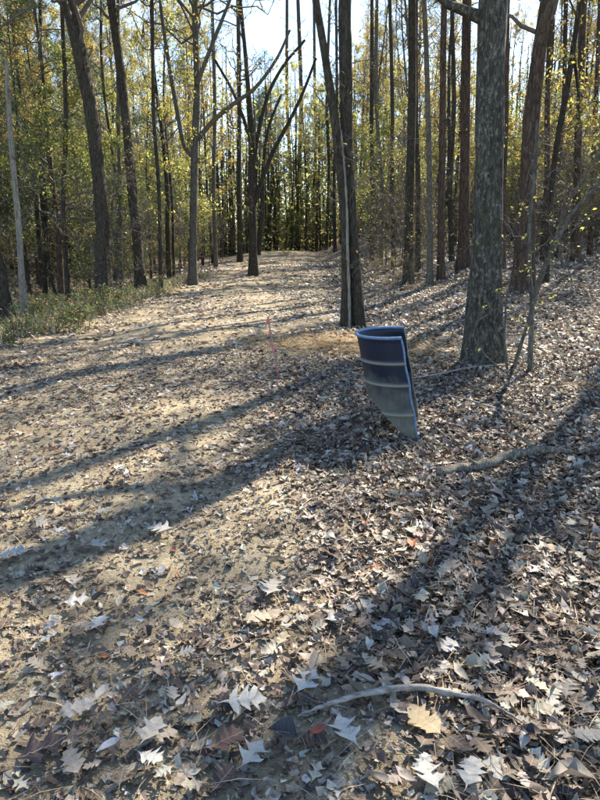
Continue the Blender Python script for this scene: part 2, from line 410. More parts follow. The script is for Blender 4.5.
# --- prototypes for the woods: lists of (name, category, parts) built once and copied
def make_proto(kind, seed):
    r = np.random.default_rng(seed)
    if kind == 'pine':
        h = r.uniform(19, 24); path, rad = free_tree(r, h, r.uniform(.13, .17), .012, .004)
        mb = crown(r, path, rad, (.52, .985), 42, (1.6, 3.0), (-5, 45), 4600, .19, PINEG, (4, 3), True, .12, tipdense=.3)
        st = crown(r, path, rad, (.14, .5), 14, (.3, 1.1), (-15, 25), 0, .1, OLIVE, (2, 2), rscale=.6)
        bark, leaf, nm = M_pine, M_needle, 'pine_tree'
    elif kind == 'hardwood':
        h = r.uniform(15, 21); path, rad = free_tree(r, h, r.uniform(.09, .14), .04, .009)
        mb = crown(r, path, rad, (.38, .98), 30, (1.4, 3.2), (25, 65), 9000, .085, [YELLOW, OLIVE, GOLD][seed % 3]+RUST[:1], (5, 4), tipdense=.45)
        st = crown(r, path, rad, (.10, .4), 12, (.6, 2.0), (5, 50), 130, .075, YELLOW, (3, 3), rscale=.5)
        bark, leaf, nm = (M_dark, M_grey)[seed % 2], M_leaf, 'hardwood_tree'
    elif kind == 'bare':
        h = r.uniform(14, 19); path, rad = free_tree(r, h, r.uniform(.08, .12), .05, .012)
        mb = crown(r, path, rad, (.3, .98), 30, (1.2, 3.0), (25, 65), 1700, .08, YELLOW+GOLD+RUST[:2], (6, 5), tipdense=.4)
        st = crown(r, path, rad, (.06, .35), 16, (.6, 1.8), (0, 50), 0, .075, YELLOW, (4, 3), rscale=.5)
        bark, leaf, nm = (M_grey, M_dark)[seed % 2], M_leaf, 'bare_tree'
    elif kind == 'yellow':
        h = r.uniform(5.5, 8.5); path, rad = free_tree(r, h, r.uniform(.035, .055), .06, .02, 18)
        mb = crown(r, path, rad, (.22, .98), 26, (1.0, 2.3), (5, 45), 6200, .08, YELLOW+OLIVE+GREEN[3:], (5, 4), tipdense=.4)
        st = None; bark, leaf, nm = M_grey, M_leaf, 'yellow_leaved_sapling'
    elif kind == 'gold':
        h = r.uniform(6, 9); path, rad = free_tree(r, h, r.uniform(.035, .06), .06, .02, 18)
        mb = crown(r, path, rad, (.25, .98), 26, (1.0, 2.4), (5, 45), 5000, .08, GOLD+OLIVE[:1], (5, 4), tipdense=.4)
        st = None; bark, leaf, nm = M_dark, M_leaf, 'golden_leaved_sapling'
    elif kind == 'green':
        h = r.uniform(4, 7); path, rad = free_tree(r, h, r.uniform(.04, .06), .03, .012, 18)
        mb = crown(r, path, rad, (.06, .98), 40, (.8, 1.9), (0, 40), 7000, .075, GREEN+OLIVE[:2], (5, 4), tipdense=.25)
        st = None; bark, leaf, nm = M_dark, M_leaf, 'evergreen_sapling'
    elif kind == 'cedar':
        h = r.uniform(7, 11); path, rad = free_tree(r, h, r.uniform(.06, .09), .02, .008, 20)
        mb = crown(r, path, rad, (.15, .98), 52, (1.0, 2.3), (-5, 35), 4200, .14, PINEG+GREEN[:1], (4, 3), True, .05, tipdense=.3)
        st = None; bark, leaf, nm = M_pine, M_needle, 'young_pine'
    elif kind == 'whip':
        h = r.uniform(4, 7.5); path, rad = free_tree(r, h, r.uniform(.025, .04), .08, .03, 16)
        mb = crown(r, path, rad, (.12, .98), 30, (.8, 2.2), (0, 60), 300, .07, YELLOW+RUST+OLIVE, (7, 6), tipdense=.4, tmin=.007)
        st = None; bark, leaf, nm = M_grey, M_leaf, 'twiggy_sapling'
    else:
        h = r.uniform(1.6, 3.0); path, rad = free_tree(r, h, .018, .12, .04, 10)
        mb = crown(r, path, rad, (.04, .95), 16, (.6, 1.5), (20, 70), 420, .06, OLIVE+RUST, (4, 3), tipdense=.4)
        st = None; bark, leaf, nm = M_grey, M_leaf, 'brush'
    root = thing(nm, '', 'tree' if kind != 'brush' else 'shrub', (0, 0, 0))
    trunk_mb(path, rad, 9 if kind != 'brush' else 5, .07, seed, .3).build('trunk' if kind != 'brush' else 'stem', [bark], root)
    join([mb]+([st] if st is not None else [])).build('crown' if kind != 'brush' else 'foliage', [M_twig, leaf], root)
    return root
PROTO = {}; USED = {}
def place(kind, x, y, label, group, sc=1., variant=None, r=random.Random(4), turn=None):
    nv = {'pine': 3, 'hardwood': 4, 'bare': 3, 'yellow': 3, 'gold': 2, 'green': 3, 'cedar': 2, 'brush': 3, 'whip': 3}[kind]
    k = (kind, r.randrange(nv) if variant is None else variant)
    if k not in PROTO: PROTO[k] = make_proto(kind, 100+31*len(PROTO)+k[1])
    loc = (x, y, Hs(x, y)-.03); rz = r.uniform(0, 6.28) if turn is None else turn; src = PROTO[k]
    if k not in USED:
        USED[k] = 1; src.location = loc; src.rotation_euler = (0, 0, rz); src.scale = (sc,)*3; src['label'] = label; src['group'] = group; return src
    return copy_thing(src, loc, rz, sc, label, group)

LAND = []
def join(ms):
    o = MB()
    for m in ms:
        o.v += m.v; o.f += [(f+o.n, a, b) for f, a, b in m.f]; o.n += m.n
    return o
# --- trees that stand out, each shaped to the line of its trunk
def stem_path(px, base, Y, top_h, n=40, sway=.0, rooted=True):
    """px: [(x, y, width)] from the base upward in the photograph; the trunk runs on above the frame to top_h metres"""
    pts = []; rad = []
    for k, (x, y, w) in enumerate(px):
        p = at(x, y, Y+sway*k); pts.append(p); rad.append(w*.5/F*depth_of(p))
    pts = np.array(pts); rad = np.array(rad)
    if rooted: pts[0, 2] = Hs(pts[0, 0], pts[0, 1])-.15
    if top_h > pts[-1, 2]+1:
        d = pts[-1]-pts[-2]; d = d/np.linalg.norm(d); m = 4; tot = (top_h-pts[-1, 2])
        d = nrm(d*np.array([.6, .6, 1])); r0 = rad[-1]
        for q in range(1, m+1):
            pts = np.vstack([pts, pts[-1]+d*tot/m+np.array([math.sin(q*2.1+x)*.12, math.cos(q*1.7+x)*.15, 0])]); rad = np.append(rad, r0*(1-.86*q/m))
    P = resample(pts, n); tt = np.linspace(0, len(rad)-1, n); rr = np.interp(tt, np.arange(len(rad)), rad)
    return P, rr
def hero(name, label, px, bark, top_h=16., Y=None, sides=16, rough=.07, flare=.35, seed=1, crown_kw=None, low_kw=None, cat='tree', n=44, extra=(), zr=(.5, .98)):
    r = np.random.default_rng(seed)
    if Y is None: Y = hit(px[0][0], px[0][1])[1]
    P, rr = stem_path(px, None, Y, top_h, n)
    root_p = np.array([P[0, 0], P[0, 1], Hs(P[0, 0], P[0, 1])])
    root = thing(name, label, cat, tuple(root_p))
    trunk_mb(P-root_p, rr, sides, rough, seed, flare).build('trunk', [bark], root)
    bits = []
    for k, e in enumerate(extra):                                     # second stems and big limbs
        nm, epx, eY, eh = e; Q, qr = stem_path(epx, None, Y+eY, eh, 30, 0, nm == 'trunk')
        trunk_mb(Q-root_p, qr, 10, rough, seed+5+k, flare if nm == 'trunk' else 0).build(nm, [bark], root)
        if nm == 'limb':
            bits.append(crown(r, Q-root_p, qr, (.3, .98), 7, (.5, 1.6), (0, 60), 70, .08, YELLOW+RUST, (4, 3), rscale=.6))
    kw = dict(nl=26, Lr=(1.8, 3.8), elev=(15, 60), leaves=4200, lsize=.10, pal=YELLOW+OLIVE+RUST[:1], twigs=(5, 4), tipdense=.4)
    kw.update(crown_kw or {}); nd_ = kw.get('needle')
    if kw['nl']: bits.append(crown(r, P-root_p, rr, zr, **kw))
    if low_kw:
        k2 = dict(nl=10, Lr=(.4, 1.2), elev=(-10, 40), leaves=0, lsize=.07, pal=YELLOW, twigs=(3, 3), rscale=.5); k2.update(low_kw)
        z2 = k2.pop('zr', (.06, .45)); bits.append(crown(r, P-root_p, rr, z2, **k2))
    join(bits).build('crown', [M_twig, M_needle if nd_ else M_leaf], root)
    LAND.append((root, px))
    return root

# right: lichened oak
hero('oak_tree', 'thick lichen-spotted oak trunk standing at right just beyond the blue drum',
     [(485, 362, 33), (485, 330, 30), (487, 250, 27.5), (489, 160, 27), (491, 80, 27), (494, 0, 28)], M_oak, 15, None, 40, .20, .36, 3,
     dict(leaves=3600, nl=26, pal=YELLOW+RUST), None, n=90, zr=(.7, .98),
     extra=[('limb', [(481, 18, 13), (462, 10, 9.5), (446, 3, 8), (432, -14, 7), (420, -45, 5), (415, -80, 3)], 0, 0)])
# centre: twin trunk
tw = hero('twin_trunk_tree', 'dark tree forking at the base into two trunks beside the track',
     [(357, 327, 15), (355, 290, 13.5), (351, 230, 13), (348, 170, 13), (346, 100, 13), (345, 50, 13), (345, 0, 13)], M_dark, 17, None, 24, .2, .3, 8,
     dict(leaves=900, nl=16, pal=OLIVE+YELLOW), dict(nl=34, Lr=(.35, 1.3), zr=(.08, .5), twigs=(4, 4), leaves=40, tmin=.003), n=60, zr=(.68, .98),
     extra=[('trunk', [(347, 325, 10.5), (346, 290, 9.5), (345, 240, 9), (342, 190, 9), (336, 130, 9), (328, 75, 8.5), (321, 30, 8), (316, 0, 8)], -.15, 13)])
vq, vr = stem_path([(350, 318, 2.6), (349, 290, 2.8), (347.5, 250, 2.6), (347, 215, 2.4), (345, 175, 2), (341, 130, 1.6)], None, float(tw.location.y)-.36, 0, 30, 0, True)
MB().add(*tubes((vq-np.array(tw.location))[None], vr[None]*(1+.2*np.sin(np.arange(30)*1.9))[None], 7)).build('vine', [M_pale], tw)
# left pair
hero('dark_trunk_tree', 'tall dark trunk leaning left, thickest tree on the left bank',
     [(104, 293, 16), (103, 265, 13.5), (102, 210, 13), (97, 160, 13), (90, 105, 13), (79, 50, 13.5), (69, 0, 13.5)], M_dark, 18, 19.5, 24, .2, .35, 12,
     dict(leaves=3800, pal=OLIVE+GREEN), dict(nl=12, Lr=(.4, 1.6)), n=60)
hero('slender_dark_tree', 'slender dark trunk just right of the thick leaning left trunk',
     [(141, 287, 11), (138, 250, 9.5), (132, 190, 9.5), (127, 130, 9), (119, 60, 8.5), (111, 0, 8.5)], M_dark, 17, 22, 14, .12, .3, 14,
     dict(leaves=3600), dict(nl=14, Lr=(.5, 1.8), leaves=60))
hero('forked_tree', 'forked slim tree with yellow leaves on the left edge of the track',
     [(193, 288, 9), (193, 250, 7.5), (194, 190, 7.5), (195, 140, 7.5), (197, 95, 6.5), (196, 50, 6), (195, 0, 6)], M_grey, 15, 24, 14, .12, .3, 15,
     dict(leaves=3600, pal=YELLOW), dict(nl=26, Lr=(.8, 2.4), leaves=900, lsize=.11, zr=(.12, .5), elev=(-10, 45), twigs=(4, 4)),
     extra=[('limb', [(194, 158, 5), (184, 145, 4.5), (177, 110, 4.5), (170, 70, 4), (163, 25, 3.5), (158, -20, 3)], 0, 0),
            ('limb', [(196, 142, 5), (212, 122, 4.5), (232, 105, 4), (255, 88, 3.5), (276, 60, 3), (290, 30, 2.3)], .3, 0),
            ('limb', [(197, 85, 4.5), (206, 60, 4), (218, 30, 3.5), (232, -5, 3)], -.3, 0)])
hero('arching_tree', 'dark tree with limbs arching right over the track',
     [(253, 272, 9.5), (253, 230, 7.5), (252, 180, 7), (252, 140, 6.5), (249, 100, 5), (245, 50, 4), (240, 0, 4)], M_dark, 13, 29, 12, .12, .3, 17,
     dict(leaves=1600, pal=YELLOW+RUST), dict(nl=18, Lr=(.5, 1.8), leaves=120),
     extra=[('limb', [(253, 205, 5.5), (262, 180, 4.5), (274, 150, 4), (290, 120, 3.5), (304, 90, 3), (316, 58, 2.4)], 0, 0),
            ('limb', [(253, 165, 5), (259, 130, 4), (268, 95, 3.5), (284, 65, 3), (305, 40, 2.4)], .5, 0),
            ('limb', [(252, 150, 4), (244, 120, 3.5), (232, 90, 3), (215, 60, 2.5)], -.4, 0),
            ('limb', [(258, 255, 6), (262, 215, 5), (263, 170, 4), (268, 130, 3), (281, 95, 2.4)], .6, 0)])
hero('pale_snag', 'thin pale grey dead trunk at the left edge of the woods',
     [(24, 308, 6.5), (22, 280, 6), (19, 230, 5.5), (15, 185, 5.5), (11, 140, 5), (8, 95, 4.5), (6, 60, 3)], M_pale, 0, 17.5, 12, .1, .2, 19,
     dict(nl=7, leaves=0, Lr=(.3, .9)), None, zr=(.3, .98))
hero('leaning_dark_tree', 'black trunk cut off by the left edge of the picture',
     [(3, 309, 16), (-1, 285, 13), (-8, 240, 12), (-16, 180, 12), (-27, 90, 12)], M_dark, 15, 16.5, 14, .12, .5, 23,
     dict(leaves=2600, pal=GREEN+OLIVE), None)
# right of centre, from the track outward
RT = [
 ('mossy_dark_tree', 'mossy dark trunk first to the right of the twin trunk tree', [(408, 283, 11), (409, 240, 9), (410, 180, 8.5), (412, 100, 8), (412, 0, 7.5)], M_dark, 17, 31),
 ('slim_grey_tree', 'slim grey trunk second to the right of the twin trunk tree', [(430, 284, 6.5), (430, 230, 5.5), (429, 150, 5.5), (427, 70, 5), (424, 0, 5)], M_grey, 17, 32),
 ('slim_brown_tree', 'slim brown trunk between the grey one and the tall dark pine', [(441, 281, 7.5), (441, 220, 6.5), (442, 150, 6.5), (443, 70, 6), (444, 0, 6)], M_pine, 18, 33),
 ('dark_pine_tree', 'tall straight dark pine trunk just left of the lichened oak', [(464, 270, 12), (464, 220, 10), (465, 150, 9.5), (466, 70, 9), (467, 0, 9)], M_pine, 21, 34),
 ('reddish_pine', 'reddish brown pine trunk just right of the lichened oak', [(523, 290, 21), (524, 260, 18), (527, 200, 16.5), (531, 130, 15.5), (538, 60, 14), (547, 0, 13)], M_pine, 19, 35),
 ('thin_red_pine', 'thin red-brown pine trunk farthest right on the sunlit slope', [(576, 263, 9), (576, 220, 7.5), (578, 150, 7), (581, 70, 6.5), (584, 0, 6.5)], M_pine, 18, 36),
]
for nm, lb, px, bk, th, sd_ in RT:
    pine = bk is M_pine
    hero(nm, lb, px, bk, th, None, 14, .1, .3, sd_,
         dict(leaves=500 if not pine else 620, pal=PINEG if pine else YELLOW+OLIVE, needle=pine, lsize=.2 if pine else .1, nl=18, twigs=(4, 3)), dict(nl=14, Lr=(.3, 1.3), zr=(.04, .45)))
hero('leaning_olive_tree', 'crooked dark stem bending right with yellow leaves near right edge',
     [(548, 258, 6), (551, 200, 5), (556, 150, 5.5), (563, 110, 6), (570, 70, 5.5), (576, 30, 5), (580, 0, 5)], M_dark, 11, 17, 12, .1, .3, 41,
     dict(leaves=2600, pal=GOLD+YELLOW, nl=20, Lr=(1, 2.6)), dict(nl=18, Lr=(.6, 1.9), leaves=700, lsize=.09, pal=GOLD+YELLOW, zr=(.2, .55)),
     extra=[('limb', [(573, 52, 4), (577, 80, 3), (579, 110, 2.6), (575, 140, 2.2)], .1, 0)])

# trunks of the middle distance along the end of the track
MLW = .8
ML = [(67, 292, 6, 62, 'M'), (240, 262, 6, 238, 'D'), (290, 248, 4.5, 287, 'P'), (302, 249, 5.5, 298, 'P'), (316, 250, 4, 314, 'D'), (326, 250, 4, 330, 'D'), (335, 252, 4, 336, 'D'),
      (372, 262, 5, 372, 'D'), (381, 266, 5, 377, 'G'), (394, 268, 5, 390, 'D'), (418, 270, 6, 416, 'D'), (452, 262, 6, 452, 'D'), (503, 268, 6, 508, 'P'), (543, 262, 7, 552, 'P'), (556, 258, 6, 566, 'D'), (590, 256, 6, 600, 'P'), (160, 280, 5, 152, 'D'), (216, 268, 5, 212, 'G'), (120, 284, 5, 118, 'G'), (45, 296, 5, 40, 'D')]
MID = []
for k, (x, y, w, xt, b) in enumerate(ML):
    side = 'left of' if x < 285 else ('closing the far end of' if x < 345 else 'right of')
    bk = {'M': M_dark, 'D': M_dark, 'G': M_grey, 'P': M_pine}[b]
    Yd = {True: 21+1.5*(k % 4), False: None}[x < 170]
    jog = (k*37 % 11-5)*.4
    hero('woodland_tree' if b != 'P' else 'woodland_pine', f'slim {"reddish pine" if b=="P" else "grey" if b=="G" else "dark"} mid-distance trunk {side} the track',
         [(x, y, w*1.1*MLW), (x+(xt-x)*.3+jog, y*.7, w*MLW), (x+(xt-x)*.6-jog, y*.4, w*.95*MLW), (xt, 0, w*.85*MLW)], bk, 17, Yd, 9, .1, .3, 200+k,
         dict(leaves=300, pal=PINEG if b == 'P' else YELLOW+OLIVE, needle=b == 'P', lsize=.2 if b == 'P' else .11, nl=13, twigs=(4, 3)),
         dict(nl=12, Lr=(.4, 1.8), leaves=60, zr=(.06, .5)))['group'] = 'middle distance trunks '+side+' the track'
    MID.append(LAND[-1])

by = {}
LTR = ['leftmost', 'second from left', 'third from left', 'fourth from left', 'fifth from left', 'sixth from left', 'seventh from left', 'eighth from left', 'ninth from left', 'tenth from left']
for o, px in MID: by.setdefault(o['label'], []).append((px[0][0], o))
for l, q in by.items():
    q.sort(key=lambda t: t[0])
    for k, (_, o) in enumerate(q):
        if len(q) > 1: o['label'] = l+', '+LTR[k]
# woods behind
pr = random.Random(77)
taken = []
def spot(xr, yr, gap, ok=lambda x, y: True):
    for _ in range(200):
        x, y = pr.uniform(*xr), pr.uniform(*yr)
        if ok(x, y) and all((x-a)**2+(y-b)**2 > gap*gap for a, b in taken): taken.append((x, y)); return x, y
    return None
offroad = lambda x, y: (x < -5.4-.02*y or x > 2.2+.05*y) and abs(x) < y*.62+3
WOODS = []
def side_of(x): return 'left of the track' if x < -4 else 'right of the track'
def fill(kind, n, xr, yr, gap, words, ok=offroad, sc=(.85, 1.15)):
    for _ in range(n):
        p = spot(xr, yr, gap, ok)
        if p is None: continue
        s = side_of(p[0]); o = place(kind, p[0], p[1], words, f'{words} {s}', pr.uniform(*sc)); WOODS.append((o, words))
fill('bare', 26, (3, 36), (24, 60), 1.5, 'bare thin-stemmed tree')
fill('hardwood', 36, (5, 44), (38, 72), 1.2, 'slender leafy hardwood')
fill('pine', 9, (6, 44), (38, 75), 1.8, 'tall pine')
fill('bare', 14, (-42, -6), (24, 60), 1.4, 'bare thin-stemmed tree')
fill('hardwood', 42, (-46, -6), (24, 70), 1.2, 'slender leafy hardwood')
fill('pine', 12, (-45, -7), (27, 75), 1.8, 'tall pine')
fill('hardwood', 24, (-40, -6.5), (23, 52), 1.2, 'low-crowned hardwood', offroad, (.5, .72))
fill('hardwood', 24, (6, 38), (32, 60), 1.2, 'low-crowned hardwood', offroad, (.5, .72))
fill('cedar', 9, (-26, -9), (21, 40), 1.5, 'tall dark young pine', offroad, (1.25, 1.6))
fill('yellow', 30, (-34, -6.5), (20, 56), 1.2, 'yellow-leaved sapling')
fill('green', 30, (-34, -7), (20, 56), 1.2, 'leafy green sapling')
fill('cedar', 16, (-30, -8), (22, 52), 1.6, 'bushy young pine')
fill('yellow', 26, (4, 38), (28, 66), 1.2, 'yellow-leaved sapling')
fill('gold', 14, (9, 36), (24, 60), 1.2, 'golden-leaved sapling')
fill('green', 16, (5, 38), (32, 66), 1.2, 'leafy green sapling')
fill('whip', 36, (-30, -6), (20, 60), .6, 'bare twiggy sapling')
fill('whip', 84, (2.6, 32), (19, 64), .5, 'bare twiggy sapling', lambda x, y: offroad(x, y) and abs(x) < y*.52)
fill('brush', 26, (-22, -5.6), (17, 44), .7, 'low leafy brush')
fill('brush', 26, (3.2, 28), (20, 55), .7, 'low leafy brush')
endok = lambda x, y: True
for kind, n, wds in (('pine', 7, 'tall pine'), ('hardwood', 14, 'slender leafy hardwood'), ('yellow', 9, 'yellow-leaved sapling'), ('green', 10, 'leafy green sapling'), ('whip', 8, 'bare twiggy sapling')):
    for _ in range(n):
        p = spot((-6, 7), (74, 92), 1.0, endok)
        if p: WOODS.append((place(kind, p[0], p[1], wds, f'{wds} beyond the far end of the track', pr.uniform(.9, 1.15)), wds))

# trees of the same woods standing out of view to the right: their crowns shade the foreground
ORD0 = 'first second third fourth fifth sixth seventh eighth ninth tenth eleventh twelfth thirteenth fourteenth fifteenth sixteenth'.split()
OUT = [(7.3, 12.2, 'hardwood', 1.0), (6.75, 11.7, 'hardwood', .95), (9.0, 14.2, 'bare', .95), (10.6, 13.2, 'hardwood', 1.0), (9.6, 11.6, 'hardwood', 1.05), (8.9, 15.2, 'bare', 1.), (12, 14, 'pine', 1.), (8.2, 4.5, 'bare', 1.), (14, 8, 'hardwood', 1.), (11, 5, 'hardwood', 1.), (15.5, 17, 'hardwood', 1.), (-9, 6, 'hardwood', 1.), (-11, 11, 'bare', 1.), (6.5, -1, 'hardwood', 1.)]
for k, (x, y, kd, sc_) in enumerate(OUT):
    place(kd, x, y, 'woodland tree beyond the edge of the picture, '+ORD0[k]+' of them', 'trees beyond the edge of the picture', sc_, k % 2 if kd == 'hardwood' else 0, turn=k*1.7)

# each tree of the woods is told by the landmark trunk it shows beside and its rank in depth
NAMES = {'oak_tree': 'lichened oak', 'twin_trunk_tree': 'twin trunk tree', 'dark_trunk_tree': 'thick leaning left trunk', 'slender_dark_tree': 'slender dark left trunk', 'forked_tree': 'forked yellow tree',
         'arching_tree': 'arching tree', 'pale_snag': 'pale snag', 'mossy_dark_tree': 'mossy dark trunk', 'dark_pine_tree': 'dark pine trunk', 'reddish_pine': 'reddish pine', 'thin_red_pine': 'thin red pine'}
NUMW = 'eleventh twelfth thirteenth fourteenth fifteenth sixteenth seventeenth eighteenth nineteenth twentieth'.split()+['twenty-'+w for w in 'first second third fourth fifth sixth seventh eighth ninth'.split()]+['thirtieth']
ORD = ['nearest', 'second nearest', 'third nearest', 'fourth nearest', 'fifth nearest', 'sixth nearest', 'seventh nearest', 'eighth nearest', 'ninth nearest', 'tenth nearest']+[w+' nearest' for w in NUMW]
def sx(o): return 300+F*o.location.x/max(o.location.y*math.cos(PITCH), .1)
marks = [(px[0][0], NAMES[o.name]) for o, px in LAND if o.name in NAMES]
buck = {}
for o, w in WOODS:
    x = sx(o); m = min(marks, key=lambda t: abs(t[0]-x))
    where = 'left of' if x < m[0]-9 else ('right of' if x > m[0]+9 else 'behind')
    buck.setdefault((w, where, m[1]), []).append(o)
for (w, where, m), os_ in buck.items():
    os_.sort(key=lambda o: o.location.y)
    for k, o in enumerate(os_):
        o['label'] = f'{w} in the woods {where} the {m}' + ('' if len(os_) == 1 else f', {ORD[min(k, 29)]}')
# far wood that reads as one mass
r = np.random.default_rng(5)
mb = MB(); n = 900
fy_ = r.uniform(64, 112, n); fx_ = r.uniform(-1, 1, n)*(fy_*.6+8); fx_ = np.where((np.abs(fx_) < 4) & (fy_ < 77), fx_+r.choice([-1, 1], n)*r.uniform(8, 30, n), fx_)
hz = r.uniform(13, 22, n); b0 = np.stack([fx_, fy_, H(fx_, fy_)-.3], -1)
P = b0[:, None]+np.array([0, 0, 1.])*(hz[:, None]*np.linspace(0, 1, 5)[None])[..., None]+np.cumsum(r.normal(size=(n, 5, 3))*.16, 1)
mb.add(*tubes(P, r.uniform(.07, .2, n)[:, None]*np.linspace(1, .25, 5)[None], 5), 0)
nl = 112000; k = r.integers(n, size=nl); hh = np.where(r.random(nl) < .55, r.beta(1, 1.5, nl), r.beta(1.3, 1.0, nl))
pos = b0[k]+np.stack([r.normal(size=nl)*2.6, r.normal(size=nl)*2.2, hh*hz[k]+.1], -1)
pc = palette(r, nl, OLIVE+YELLOW+GOLD[3:]+GREEN[:2]+PINEG[:2]+RUST[:2])
scatter(mb, LEAF_V, LEAF_F, pos, rotmat(r.uniform(0, 6.28, nl), r.uniform(-1, 1, nl), r.uniform(-1, 1, nl)), r.uniform(.25, .6, nl), pc, 1, False)
nl = 36000; py_ = r.uniform(104, 165, nl); px_ = r.uniform(-1, 1, nl)*(py_*.6+8)
scatter(mb, LEAF_V, LEAF_F, np.stack([px_, py_, H(px_, py_)+r.beta(1, 1.4, nl)*17], -1), rotmat(r.uniform(0, 6.28, nl), r.uniform(-1, 1, nl), r.uniform(-1, 1, nl)), r.uniform(.5, 1.1, nl), palette(r, nl, OLIVE+GREEN+RUST+PINEG), 1, False)
tag(mb.build('far_woods', [M_dark, M_leaf]), 'far woods of thin trunks and mottled foliage closing the view', 'woods', None, 'stuff')

# ---------------------------------------------------------------- saplings and shoots by the oak
def shoot(mb, pts, Y, w0, w1, n=14, dy=0., sides=7):
    P = np.array([at(x, y, Y+dy*k/len(pts)) for k, (x, y) in enumerate(pts)]); Q = resample(P, n)
    rad = np.linspace(w0, w1, n)*.5/F*Y
    Q = Q+.004*np.sin(np.arange(n)[:, None]*np.array([1.7, 2.3, 1.1])); mb.add(*tubes(Q[None], rad[None], sides)); return Q
SAP = [('crooked_sapling', 'grey-green sapling forking over the sunlit slope at right', [[(530, 372), (531, 340), (532, 305), (541, 275), (556, 245), (570, 215), (600, 183)], [(532, 305), (530, 280), (529, 250), (530, 215), (534, 170), (537, 120)]], 6.5, 2.6),
       ('leaning_sapling', 'thin pale sapling slanting right behind the forked grey-green sapling', [[(513, 370), (521, 345), (531, 310), (545, 270), (556, 235), (568, 205), (590, 165), (610, 140)]], 4.2, 1.8),
       ('upright_shoot', 'short upright shoot beside the foot of the lichened oak', [[(508, 372), (505, 350), (505, 320), (507, 295), (512, 270)]], 3.2, 1.2),
       ('hooked_shoot', 'pale hooked shoot crossing the face of the lichened oak', [[(507, 374), (497, 366), (480, 350), (474, 335), (476, 322)], [(476, 322), (492, 312), (520, 296)]], 2.6, 1.0),
       ('arching_shoot', 'pale arching shoot beside the trunk of the oak', [[(497, 362), (498, 330), (497, 290), (496, 258), (505, 243), (514, 228), (518, 215)]], 3.0, 1.2)]
for nm, lb, lines, w0, w1 in SAP:
    Yb = hit(*lines[0][0])[1]; Pb = at(*lines[0][0], Yb); Pb[2] = Hs(Pb[0], Pb[1])
    root = thing(nm, lb, 'sapling', tuple(Pb))
    r = np.random.default_rng(len(nm))
    for k, l in enumerate(lines):
        m = MB(); l2 = ([(l[0][0], l[0][1]+4)]+l) if k == 0 else l
        Q = shoot(m, l2, Yb, w0 if k == 0 else w0*.7, w1)
        m.v = [(v-Pb.astype(np.float32), c) for v, c in m.v]; m.build('stem', [M_grey], root)
        crown(r, Q-Pb, np.linspace(w0, w1, 14)*.5/F*Yb, (.35, .98), 7, (.25, .8), (10, 70), 26 if k == 0 else 14, .05, YELLOW, (3, 3), rscale=.6, tmin=.0018).build('twigs', [M_twig, M_leaf], root)['kind'] = 'stuff'
# young shoots and brush near the twin tree and the right slope
for k, (x, y, s, v) in enumerate([(395, 296, .55, 0), (378, 300, .5, 1), (412, 292, .5, 2), (430, 262, .7, 0), (372, 285, .6, 2)]):
    p = hit(x, y); place('brush', p[0], p[1], 'twiggy low brush between the twin trunk tree and mossy trunk, '+LTR[[372, 378, 395, 412, 430].index(x)], 'twiggy brush by the twin trunk tree', s, v)
p = hit(282, 285)
q = place('brush', p[0], p[1], 'thin lone twiggy shoot growing on the track', 'shoot on the track', .55, 1); del q['group']

# ---------------------------------------------------------------- left verge: grass and weeds
r = np.random.default_rng(21)
n = 9000; gx = r.uniform(-16, -4.2, n); gy = r.uniform(7, 30, n)
k = (gx < left_edge(gy)+.1-.5*r.random(n)**2) & (fbm(gx*.9, gy*.5, 91) > .40) & (r.random(n) < sst(-13, -5, gx)*1.2); gx, gy = gx[k], gy[k]; n = len(gx)
BL_V = np.array([[0, -.03, 0], [0, .03, 0], [.25, .02, .6], [.25, -.02, .6], [.7, 0, .95]]); BL_F = np.array([[0, 1, 2], [0, 2, 3], [3, 2, 4]])
mb = MB(); rep = 7
gx2 = np.repeat(gx, rep)+r.normal(size=n*rep)*.07; gy2 = np.repeat(gy, rep)+r.normal(size=n*rep)*.07
pos = np.stack([gx2, gy2, H(gx2, gy2)-.01], -1)
pc = palette(r, n*rep, [(.09, .12, .045), (.13, .155, .06), (.25, .23, .11), (.36, .30, .18), (.30, .25, .15)])
scatter(mb, BL_V, BL_F, pos, rotmat(r.uniform(0, 6.28, n*rep), r.uniform(-.35, .35, n*rep), r.uniform(-.2, .2, n*rep)), r.uniform(.10, .34, n*rep), pc, 0, False)
tag(mb.build('verge_grass', [M_grass]), 'patchy green grass and weeds on the left verge of the track', 'grass', None, 'stuff')
SHX = [108, 60, 35, 85, 130, 15, 160, 48, 120, 78]
for k, (x, y, s) in enumerate([(108, 316, .55), (60, 330, .5), (35, 335, .45), (85, 318, .5), (130, 305, .5), (15, 345, .4), (160, 297, .5), (48, 318, .5), (120, 312, .4), (78, 332, .35)]):
    p = hit(x, y); root = thing('green_shrub', 'low green shrub in the left verge grass, '+LTR[sorted(SHX).index(x)], 'shrub', (p[0], p[1], Hs(p[0], p[1])), 'low green shrubs on the left verge')
    rr = np.random.default_rng(300+k); pa, ra = free_tree(rr, 1.15*s, .012, .2, .05, 8)
    MB().add(*tubes(pa[None], ra[None], 5)).build('stem', [M_twig], root)
    crown(rr, pa, ra, (.05, .95), 16, (.5*s, 1.4*s), (5, 50), 620, .05, GREEN+RUST[:1], (4, 4), tipdense=.3).build('foliage', [M_twig, M_leaf], root)

